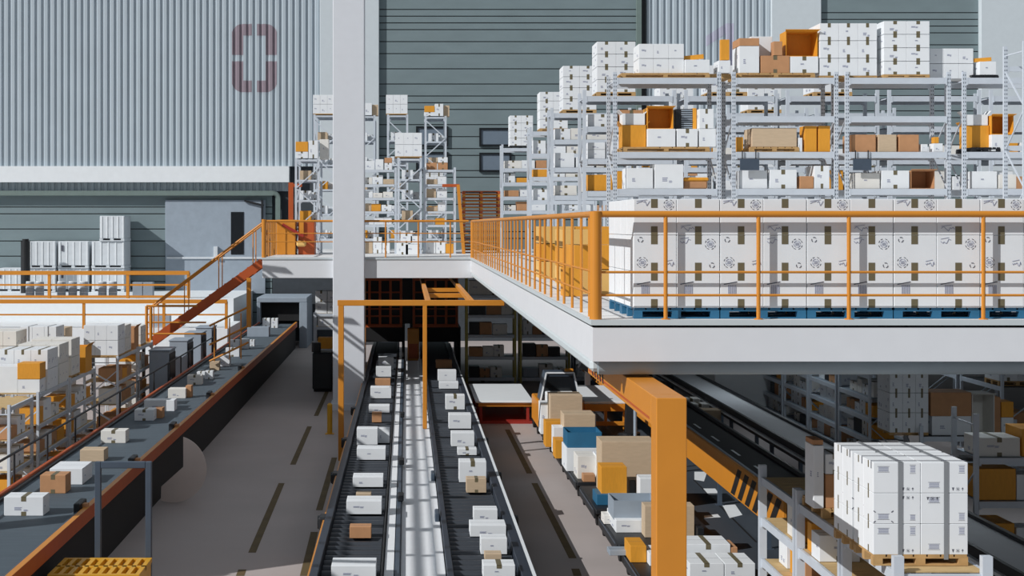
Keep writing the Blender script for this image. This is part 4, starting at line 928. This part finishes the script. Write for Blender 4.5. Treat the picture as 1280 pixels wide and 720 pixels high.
    rack('near shaded rack at the right photo edge beyond the strapped stack', 11.75, Y_(s) - .3, 3.0, 1.2, 0, 3.3, (.6, 1.5, 2.4), deck=GREY)
    for li, z in enumerate((.6, 1.5, 2.4)): fill(11.85, 14.65, Y_(s) - .2, z, .7, .9, f"{('lowest', 'middle', 'top')[li]} shelf, near shaded rack", 'goods in the near shaded rack', seed=610 + li, pal=('brown', 'white', 'amber', 'brown', 'cream'), wmin=.6, wmax=.9)

def build_fill_lamps():
    g = thing('partition', 'pale low partition wall in the shade beyond the right conveyors', 'partition', (12.0, 56, 0))
    part('panel', MB().rbox(.0, 3.2, 0, .15, .1, 2.3, TRIM, .01), g)
    for xx in (.3, 2.9): part('foot', MB().box(xx - .05, xx + .05, -.2, .35, 0, .1, GREY), g)
    for i, (x, y) in enumerate(((12.5, 33), (12.5, 48), (17.0, 33), (17.0, 48))):
        g = thing('added_fill_lamp', f"flat added fill lamp under the mezzanine, {('near', 'far')[i % 2]} {('left', 'right')[i // 2]} one", 'lamp', (x, y, M - .5), group='added fill lamps below the mezzanine')
        part('housing', MB().box(-.2, .2, -1.2, 1.2, 0, .08, TRIM), g)  # housing of the added fill lamp
        l = bpy.data.lights.new('fill_light', 'AREA'); l.shape = 'RECTANGLE'; l.size = .35; l.size_y = 2.2; l.energy = 60; l.color = (.82, .92, 1.0)  # fill light added to lift the dark area under the mezzanine
        lo = bpy.data.objects.new('fill_light', l); C.objects.link(lo); lo.parent = g; lo.location = (0, 0, -.03)
def build_big_orange():
    g = thing('gantry_frame', 'massive orange box-section gantry leg with overhead beam, right of centre', 'gantry', (3.0, 17.28, 0))
    part('post', MB().rbox(0, .365, 0, .38, 0, 5.12, ORANGE, .008), g); part('overhead_beam', MB().rbox(0, .365, .385, 6.5, 4.75, 5.12, ORANGE, .008).box(-.004, .0, .5, 6.4, 4.8, 4.83, RUST), g)
    part('base_plate', MB().box(-.1, .47, -.1, .48, 0, .03, ORANGE), g)
    b = MB()
    for i in range(5): y = 4.6 + i * .3; b.poly([(-.006, y, 4.78), (-.006, y + .12, 4.78), (-.006, y + .3, 5.08), (-.006, y + .18, 5.08)], [(0, 1, 2, 3)], BLACKR)
    part('hazard_stripe', b, g)
    # slim grey post in front of the cart train
    solo('slim_post', MB().cyl((0, 0, .02), (0, 0, 4.0), .05, GREY, 12).box(-.12, .12, -.12, .12, 0, .02, GREY), 'slim grey post behind the cart train left of the orange gantry', 'post', (X_(794, 43), Y_(43), 0))
    # dark robot arm
    g = thing('robot_arm', 'black jointed handling arm behind the tugger near the mezzanine corner', 'robot', (7.2, 46.5, 0))
    part('base', MB().cyl((0, 0, 0), (0, 0, .5), .35, DARK, 16), g); part('lower_arm', MB().bar((0, 0, .4), (.1, .3, 1.8), .3, .35, DARK), g); part('upper_arm', MB().bar((.1, .3, 1.8), (-1.6, 0, 2.7), .2, .24, DARK), g); part('elbow', MB().cyl((-.1, .3, 1.8), (.35, .3, 1.8), .25, DARK, 16), g); part('forearm', MB().bar((.0, .3, 1.9), (-.5, .2, 3.0), .1, .14, SLATE), g)

# ================================================================== CART TRAIN
def build_carts():
    def cart(y, n, ln=3.2, x=4.5, w=2.25):
        g = thing('tow_cart', f"{n} low black tow cart of the train beside the right aisle", 'cart', (x, y, 0), group='tow carts of the train')
        part('platform', MB().rbox(0, w, 0, ln, .32, .42, DARK, .02), g); part('side_skirt', MB().rbox(-.03, .0, .1, ln - .1, .2, .4, DARK, .005), g); part('edge_strip', MB().box(-.035, -.03, .3, ln - .3, .36, .4, SLATE), g)
        for sx in (.12, w - .12):
            for yy in (.35, ln - .35): part('wheel', MB().cyl((sx - .07, yy, .18), (sx + .07, yy, .18), .18, BLACKR, 18), g)
        part('drawbar', MB().bar((w/2, ln, .3), (w/2, ln + .35, .3), .08, .08, DARK), g)
        return .42
    ys = (45.3, 41.6, 37.9, 34.2, 30.5, 26.8)
    for y, n in zip(ys, ('foremost', 'second', 'third', 'fourth', 'fifth', 'sixth')): cart(y, n)
    z0 = .42
    def on(px0, py0, px1, py1, y, d, c, lab, z=z0, tape='none'):
        s = F / y; w = (px1 - px0) / s; h = Z_(py0, s) - z
        if h < .1: h = .2
        return carton(X_((px0 + px1) / 2, s), y + d/2, z, w, d, h, c, '', 'loads on the cart train', label=lab, tape=tape)
    # foremost: Y 45.3-48.5
    on(676, 504, 686, 0, 46.6, .8, 'white', 'small white carton at the left of the foremost cart'); on(688, 494, 728, 0, 45.7, 1.0, 'tan', 'square tan box on the foremost cart')
    on(731, 517, 745, 0, 46.2, .6, 'white', 'white carton at the right of the foremost cart')
    on(689, 530, 700, 0, 45.35, .3, 'amber', 'slim amber box at the front left of foremost cart')
    # second 41.6-44.8
    on(682, 527, 703, 0, 43.9, .7, 'amber', 'amber cabinet-like box at the rear of second cart'); on(705, 518, 744, 0, 42.6, 1.0, 'tan', 'tan box behind the blue crate on the second cart'); on(692, 534, 705, 0, 42.6, .6, 'white', 'small white carton left on the second cart')
    on(694, 550, 706, 0, 41.75, .7, 'amber', 'narrow amber box at the near end of second cart')
    # third 37.9-41.1
    s = F / 39.6; hz = Z_(560, s)
    on(708, 560, 752, 0, 39.6, 1.2, 'white', 'large white carton carrying the blue crate'); 
    g = open_box(X_(731, s), 40.2, hz, 43 / s, 1.1, .42, 'blue', 'blue open crate on top of the large white carton', side=False, flaps=False)
    on(722, 570, 745, 0, 38.4, .9, 'cream', 'tall off-white carton in front of the blue crate'); on(746, 570, 763, 0, 38.2, .8, 'white', 'white carton right of the tall off-white one'); on(729, 600, 744, 0, 37.95, .35, 'brown', 'brown box low on the near end of third cart')
    # fourth 34.2-37.4
    on(752, 552, 0 + 820, 0, 36.2, 1.0, 'tan', 'largest tan box near the orange gantry leg'); 
    s = F / 34.9
    hb = Z_(618, s); on(746, 618, 768, 0, 34.8, .8, 'blue', 'blue crate stacked under the amber ribbed box'); on(770, 622, 786, 0, 34.8, .8, 'grey', 'grey crate beside the blue one on the fourth cart')
    carton(X_(768, s), 35.3, hb + .0, 32 / s, .7, 34 / s, 'amber', '', 'loads on the cart train', label='amber ribbed box stacked on the blue crate'); on(800, 598, 826, 0, 34.6, .6, 'white', 'white carton right on the fourth cart')
    # fifth 30.5-33.7
    on(770, 650, 806, 0, 31.7, 1.4, 'white', 'white carton under the grey wire crate on the fifth cart'); s = F / 31.9
    open_box(X_(795, s), 32.4, Z_(650, s), 55 / s, .9, .42, 'grey', 'grey open crate on the fifth cart left of gantry leg', side=False, flaps=False)
    on(806, 632, 868, 0, 31.2, .45, 'tan', 'tan box partly hidden by the orange gantry leg'); on(872, 660, 880, 0, 31.0, .4, 'dark', 'black crate right behind the orange gantry leg')
    # sixth 26.8-30
    on(788, 682, 808, 0, 28.9, .8, 'amber', 'amber box at the left of the sixth cart'); on(812, 692, 835, 0, 28.6, .8, 'white', 'white carton in front of the amber box, sixth cart')
    on(762, 688, 787, 0, 29.5, .4, 'grey', 'grey crate at the far left of the sixth cart')
    on(858, 680, 913, 0, 28.6, .8, 'white', 'white carton with brown tape right of the orange gantry leg', tape='v'); on(914, 684, 922, 0, 28.6, .7, 'brown', 'narrow brown box beside the taped white carton')
    on(862, 704, 905, 0, 27.5, .9, 'white', 'white carton at the bottom edge right of the gantry leg', tape='v'); on(906, 704, 944, 0, 27.5, .9, 'white', 'rightmost white carton at the bottom edge', tape='v')
    on(706, 560, 710, 0, 41.4, .35, 'blue', 'slim blue crate at the near left of the second cart')
    on(735, 545, 750, 0, 43.6, .6, 'white', 'white carton behind the blue crate, right of the tan box')
    on(787, 600, 799, 0, 35.2, .5, 'dark', 'black crate in the middle of the fourth cart')
    on(755, 655, 768, 0, 32.6, .5, 'cream', 'off-white carton at the left edge of the fifth cart')
    on(730, 560, 745, 0, 40.0 + 1.35, .4, 'brown', 'brown box squeezed behind the large white carton')
    # tugger
    g = thing('tugger', 'orange tow tractor with dark sloping windscreen at the head of the carts', 'vehicle', (4.5, 49.15, 0))
    part('body', MB().rbox(0, 1.55, 0, 2.6, .25, 1.15, ORANGE, .04), g)
    b = MB(); b.prism([(.1, 1.15), (1.45, 1.15), (1.25, 2.1), (.3, 2.1)], .3, 1.5, SLATE); cab = part('cab', b, g)
    b = MB(); b.prism([(.18, 1.3), (1.37, 1.3), (1.2, 2.0), (.36, 2.0)], .28, .3, GLASS); part('windscreen', b, cab)
    b = MB(); b.bar((.1, .27, 1.15), (.3, .27, 2.12), .05, .05, TRIM).bar((.3, .27, 2.12), (1.25, .27, 2.12), .05, .05, TRIM).bar((1.25, .27, 2.12), (1.45, .27, 1.15), .05, .05, TRIM); part('cab_frame', b, cab)
    part('bonnet', MB().rbox(.25, 1.2, -.5, .25, 1.0, 1.5, TRIM, .03).box(.4, 1.0, -.51, -.5, 1.1, 1.42, SLATE), g); part('bumper', MB().rbox(0, 1.55, -.12, 0, .25, .5, DARK, .02), g)
    part('beacon', MB().rbox(1.0, 1.3, .8, 1.0, 2.1, 2.2, ORANGE, .02), g)
    for sx in (.1, 1.45):
        for yy in (.5, 2.1): part('wheel', MB().cyl((sx - .09, yy, .27), (sx + .09, yy, .27), .27, BLACKR, 18), g)
    # orange work frame behind the tugger
    g = thing('pick_table', 'orange framed white packing table right of the tugger', 'table', (6.4, 50.2, 0))
    part('table_top', MB().rbox(-.2, 1.3, 0, 5, .95, 1.05, TRIM, .02), g); part('frame', MB().rbox(-.2, 1.3, -.05, 0, .7, .95, ORANGE, .01).rbox(-.2, 1.3, -.05, 0, .2, .35, ORANGE, .01), g)
    for xx in (-.15, .55, 1.2): part('leg', MB().box(xx - .05, xx + .05, 0, .1, 0, .95, ORANGE), g); part('leg', MB().box(xx - .05, xx + .05, 4.8, 4.9, 0, .95, ORANGE), g)

# ================================================================== NEAR RIGHT RACK
def build_near_rack():
    ys = (17.8, 20.05, 22.4, 24.75)
    for i in range(3):
        n = ('nearest', 'middle', 'farthest')[i]
        rack(f"{n} bay of the near right rack with wooden shelf boards", 7.2, ys[i] + .08, ys[i + 1] - ys[i] - .16, 1.1, 0, 3.09, (.75, 1.5, 2.2, 2.89), rz=math.pi/2, detail=True, deck=PLANK, group='near right rack', bh=.13, upw=1.8)
    # strapped stack, boxes with parts
    def strapped(x, y0, n, grp):
        w, d, h, z = 1.2, .8, 1.17, 2.89
        pallet(x, y0 + d/2, z, w, d, f"wooden pallet under the {n} strapped stack on the near right rack", WOOD, .14)
        for k in range(3):
            for i in range(2):
                for j in range(2):
                    o = thing('white_carton', f"{('bottom', 'middle', 'top')[k]} {('left', 'right')[i]} {('front', 'back')[j]} carton of the {n} strapped stack", 'box', (x - .3 + i * .6, y0 + .2 + j * .4, z + .14 + k * .39), group=grp)
                    key = ('sb', k % 2, i)
                    if key not in CACHE:
                        W, D, H = .594, .394, .386
                        body = MB().rbox(-W/2, W/2, -D/2, D/2, 0, H, WHITE, .005).mesh('body'); p = MB(); y = -D/2 - .002
                        def lab(cx, cz, a, b_):
                            p.box(cx - a/2, cx + a/2, y, y + .001, cz - b_/2, cz - b_/2 + .004, INKD).box(cx - a/2, cx + a/2, y, y + .001, cz + b_/2 - .004, cz + b_/2, INKD)
                            for q in range(4): p.box(cx - a * .42, cx + a * .42, y, y + .001, cz - b_ * .34 + q * b_ * .2, cz - b_ * .34 + q * b_ * .2 + b_ * .11, INK)
                        def icons(cx, cz):
                            p.poly([(cx - .075, y, cz + .02), (cx - .045, y, cz + .02), (cx - .057, y, cz - .02), (cx - .063, y, cz - .02)], [(0, 1, 2, 3)], INKD); ring(p, cx, cz, .025, y, INKD)
                            p.poly([(cx + .045, y, cz), (cx + .075, y, cz), (cx + .06, y, cz + .022)], [(0, 1, 2)], INKD); p.box(cx + .057, cx + .063, y, y + .001, cz - .02, cz, INKD)
                        if i == 0:
                            lab(-.17, .3 if k % 2 == 0 else .09, .15, .075)
                            if k % 2:
                                for a in (-1, 1):
                                    for c in (-1, 1): p.bar((-.17 + a * .1, y, .09 + c * .055), (-.17 + a * .125, y, .09 + c * .075), .002, .012, INKD)
                            lab(.2, .3, .075, .11) if k % 2 == 0 else lab(.2, .08, .07, .07)
                            icons(.14, .05 if k % 2 == 0 else .33)
                        else:
                            lab(-.13, .1 if k % 2 == 0 else .3, .15, .075); lab(.22, .3 if k % 2 == 0 else .09, .08, .1)
                            icons(-.15 if k % 2 else .17, .32 if k % 2 else .05)
                        # side tape
                        t = MB(); xs = -W/2 - .002; t.box(xs, xs + .003, -.02, .02, H - .09, H, TAPE).box(xs, xs + .003, -.02, .02, 0, .09, TAPE)
                        CACHE[key] = (body, p.mesh('printed_label'), t.mesh('tape'))
                    a, b_, c = CACHE[key]; link('body', a, o); link('printed_label', b_, o); link('tape', c, o)
        for q, xx in enumerate((x - .26, x + .32)):
            b = MB(); z0 = z + .14; z1 = z0 + h
            b.box(xx - .028, xx + .028, y0 - .008, y0 - .004, z0 - .06, z1, STRAP).box(xx - .028, xx + .028, y0 + d + .004, y0 + d + .008, z0, z1, STRAP).box(xx - .028, xx + .028, y0 - .008, y0 + d + .008, z1 + .002, z1 + .008, STRAP)
            solo('packing_strap', b, f"grey lengthwise strap round the {('left', 'right')[q]} half of the {n} strapped stack", 'strap', group='straps of the strapped stacks')
        for q, yy in enumerate((y0 + .08, y0 + .45)):
            b = MB(); z1 = z + .14 + h; b.box(x - .6, x + .6, yy - .008, yy + .008, z1 + .008, z1 + .012, INKD).box(x - .604, x - .6, yy - .008, yy + .008, z1 - .09, z1 + .012, INKD)
            solo('corner_band', b, f"thin dark {('front', 'rear')[q]} band across the top of the {n} strapped stack", 'band', group='bands of the strapped stacks')
    strapped(6.5, 18.2, 'front', 'cartons of the front strapped stack')
    strapped(6.5, 19.08, 'rear', 'cartons of the rear strapped stack')
    # goods behind on the same shelf
    s = 84.0; y = 21.1; z = 2.89
    pallet(6.6, y + .55, z, 1.0, 1.1, 'wooden pallet behind the strapped stacks on near right rack')
    z += .145
    carton(X_(1016, s), y + .25, z, .15, .45, .93, 'white', '', label='slim upright white carton behind the strapped stacks', tape='none')
    carton(X_(1036, s), y + .3, z, .26, .5, .5, 'brown', '', label='dark brown carton behind the strapped stacks', tape='none'); carton(X_(1036, s), y + .3, z + .5, .26, .5, .3, 'white', '', label='white carton atop the dark brown one behind the stacks'); carton(X_(1016, s), y + .25, z + .93, .15, .4, .08, 'brown', '', label='flat brown lid on the slim upright carton', tape='none')
    carton(X_(1036, s) + .28, y + .3, z, .2, .45, .75, 'amber', '', label='slim amber box behind the strapped stacks')
    # lower shelf
    for i, (yy, c, w, d, h, n) in enumerate(((23.0, 'cream', .5, .5, .5, 'soft off-white carton on the shelf below, farthest bay'), (22.6, 'amber', .4, .4, .35, 'amber box on the lower shelf of the middle bay'), (21.4, 'white', .6, .6, .4, 'white carton with grey label on lower shelf, middle bay'), (21.9, 'amber', .5, .3, .45, 'amber open-topped box on lower shelf, middle bay'))):
        carton(6.42, yy + .15, 2.2 if i else 2.2, w, d * .7, h, c, '', label=n)
    for i, (yy, c) in enumerate(((23.3, 'amber'), (24.0, 'white'), (22.9, 'brown'))): carton(6.6, yy + .1, 1.5, .6, .5, .42, c, '', label=f"{NAMES[c]} on the second shelf of the farthest near-rack bay, {('middle', 'far', 'near')[i]}")
    for i, (yy, c) in enumerate(((18.3, 'white'), (19.0, 'brown'), (20.6, 'white'), (21.3, 'amber'))): carton(6.6, yy + .2, 1.5, .6, .5, .45, c, '', label=f"{NAMES[c]} deep on the second shelf near-rack, {ORD[i]} from the near end")

# ================================================================== LEFT RACKS
def build_left_racks():
    XR = -10.03; TZ = 2.6
    segs = ((36.35, 2.2, 'nearest'), (39.2, 3.4, 'second'), (42.9, 3.4, 'third'), (50.0, 3.6, 'fourth'), (53.9, 2.85, 'farthest'))
    for y0, w, n in segs:
        rack(f"{n} bay of the left rack row beside the belt", XR, y0, w, 1.15, 0, TZ + .05, (.15, .95, 1.75, TZ), rz=math.pi/2, deck=PLANK, group='left rack row', bh=.1)
        for li, z in enumerate((.15, .95, 1.75)): fill(y0 + .15, y0 + w - .1, XR - .05, z, .62, .85, f"{('lowest', 'middle', 'upper')[li]} shelf, {n} left-row bay", f'goods in the {n} left bay', axis='y', seed=int(y0) + li * 3, face=1, pal=('white', 'brown', 'amber', 'cream', 'brown'), wmin=.5, wmax=.95, two=.2)
    # braced front frame of the fourth bay (faces the camera)
    root = [o for o in C.objects if str(o.get('label')).startswith('fourth bay of the left rack row')][0]
    b = MB(); z = [.3, .95, 1.6, 2.25]
    for k in range(3): b.bar((-.07, 1.15 * (k % 2), z[k]), (-.07, 1.15 * ((k + 1) % 2), z[k + 1]), .05, .04, RACK, up=(1, 0, 0))
    part('front_brace', b, root)
    # loads on top
    stack(-10.62, 50.05, TZ, 1.2, 1.2, 1.05, 3, 2, 2, 'white stack on the fourth left bay', 'white stack on fourth left bay', ph=.06, tape='none', strap=False)
    stack(-10.62, 51.45, TZ, 1.15, 1.1, .95, 2, 2, 2, 'dim stack behind the white stack, fourth left bay', 'dim stack on fourth left bay', col='cream', ph=.06, tape='none')
    open_box(-10.5, 53.6, TZ, .9, .9, .8, 'brown', 'open brown box behind the fourth left bay stack', side=False)
    stack(-10.62, 54.6, TZ, 1.1, 1.1, .7, 2, 2, 2, 'low stack on the farthest left bay', 'low stack on farthest left bay', col='cream', ph=.06, tape='none')
    # near group
    y = 39.3
    carton(-11.0, y + .35, TZ, .75, .6, .74, 'white', '', label='white carton with dark opening at the left photo edge', tape='none'); carton(-10.32, y + .35, TZ, .6, .6, .38, 'white', '', label='low white carton under the amber one, nearest left load', seed=1, tape='none'); carton(-10.32, y + .35, TZ + .38, .62, .62, .44, 'amber', '', label='amber box on a low white carton, nearest left load')
    stack(-10.7, 40.15, TZ, 1.4, 1.2, 1.12, 3, 3, 2, 'wide white stack on the second left bay', 'wide white stack on second left bay', pal=None, tape='v')
    stack(-10.62, 41.6, TZ, 1.2, 1.15, 1.15, 3, 3, 2, 'next stack behind on the second left bay', 'next stack on second left bay', col='cream', pal=None, tape='none')
    stack(-10.62, 43.1, TZ, 1.2, 1.1, 1.1, 2, 2, 2, 'stack on the third left bay', 'stack on third left bay', col='cream', ph=.08, tape='none')
    open_box(-10.45, 45.2, TZ, .95, .9, .8, 'amber', 'open amber box on the third left bay', side=False)
    # second row to the left
    XL = -11.65
    for y0, w, n in ((38.2, 3.4, 'near'), (42.6, 3.4, 'middle'), (47.2, 3.4, 'far')):
        rack(f"{n} bay of the outer left rack row behind", XL, y0, w, 1.15, 0, TZ + .05, (.95, 1.75, TZ), rz=math.pi/2, deck=PLANK, group='outer left rack row', bh=.1)
    stack(-12.27, 48.0, TZ, 1.2, 1.1, 1.15, 3, 2, 2, 'white stack with straps on the outer left row', 'white stack on outer left row', ph=.06, tape='none', strap=True)
    stack(-12.25, 49.4, TZ, 1.1, 1.05, 1.0, 2, 2, 2, 'second stack on the far outer bay', 'second stack on far outer bay', col='tan', ph=.06, tape='none')
    stack(-12.9 + .6, 43.2, TZ, 1.2, 1.2, 1.35, 3, 3, 3, 'tall grey-shaded stack on the outer left row', 'tall stack on outer left row', col='cream', ph=.06, tape='none')
    carton(-12.6, 42.5, TZ + .4, .9, .4, .42, 'amber', '', label='amber box in front of the tall grey-shaded stack'); carton(-12.6, 42.5, TZ, .9, .4, .4, 'white', '', label='white carton below the amber box, outer left row')
    stack(-12.3, 39.2, TZ, 1.2, 1.1, .6, 3, 2, 1, 'low stack near the left photo edge', 'low stack near the left edge', ph=.06, tape='none')

# ================================================================== ADDED OVERHEAD SHADE CASTERS (outside the picture, on the sun side)
def build_overhead():
    g = thing('added_shade_girder', 'grey overhead girder added to cast shade, high on the left side', 'girder', (-20, 0, 12.0))  # unseen girder added to keep the left aisle floor in shade
    part('added_girder_web', MB().box(-.1, .1, 20, 60, 0, 2.6, MEZZ), g); part('added_girder_flange', MB().box(-.35, .35, 20, 60, 2.6, 2.7, MEZZ), g); part('added_girder_flange', MB().box(-.35, .35, 20, 60, -.1, 0, MEZZ), g)
    for y in (20.3, 59.5): part('column', MB().box(-.25, .25, y - .25, y + .25, -12, -.1, MEZZ), g)
    g = thing('added_shade_ladder', 'high overhead ladder added to cast shadow lines, beside the shade girder', 'ladder', (-20, 0, 16))  # unseen ladder added to throw striped shadows on the walkway
    for dx, w in ((-.04, .16), (.32, .16), (-1.3, .12)): part('added_ladder_rail', MB().box(dx, dx + w, 10, 62, 0, .04, MEZZ), g)
    for y in (21, 59): part('hanger', MB().box(-.05, .05, y, y + .1, -1.3, 0, MEZZ), g)
    r = R(4); y = 12.0
    while y < 60: part('rung', MB().bar((-1.6, y, .07), (1.2, y - .3, .07), r.uniform(.1, .3), .05, MEZZ), g); y += r.uniform(1.5, 3.6)

build_setting(); build_mezz(); build_stairs(); build_left_belt(); build_rollers(); build_blue_row(); build_front_racks(); build_bridge_racks(); build_under(); build_fill_lamps(); build_big_orange(); build_carts(); build_near_rack(); build_left_racks(); build_overhead()

# ================================================================== LIGHT, WORLD, CAMERA
sun = bpy.data.lights.new('sun', 'SUN'); sun.energy = 3.6; sun.angle = math.radians(.2); sun.color = (1.0, .985, .97)
so = bpy.data.objects.new('sun', sun); C.objects.link(so); so.location = (-30, -20, 40)
so.rotation_euler = Vector((1, .6, -.75)).to_track_quat('-Z', 'Y').to_euler()
w = bpy.data.worlds.new('World'); S.world = w; w.use_nodes = True
bg = w.node_tree.nodes['Background']; bg.inputs[0].default_value = (.82, .9, 1.0, 1); bg.inputs[1].default_value = .3
cam = bpy.data.cameras.new('camera'); co = bpy.data.objects.new('camera', cam); C.objects.link(co)
co.location = (0, 0, CAMZ); co.rotation_euler = (math.radians(90), 0, 0)
cam.sensor_width = 36; cam.lens = 36 * F / 1280; cam.clip_end = 400
cam.shift_x = (640 - VX) / 1280; cam.shift_y = -(360 - VY) / 1280
S.camera = co
S.view_settings.view_transform = 'Standard'; S.view_settings.look = 'None'; S.view_settings.exposure = 0; S.view_settings.gamma = 1
S.view_settings.use_curve_mapping = False
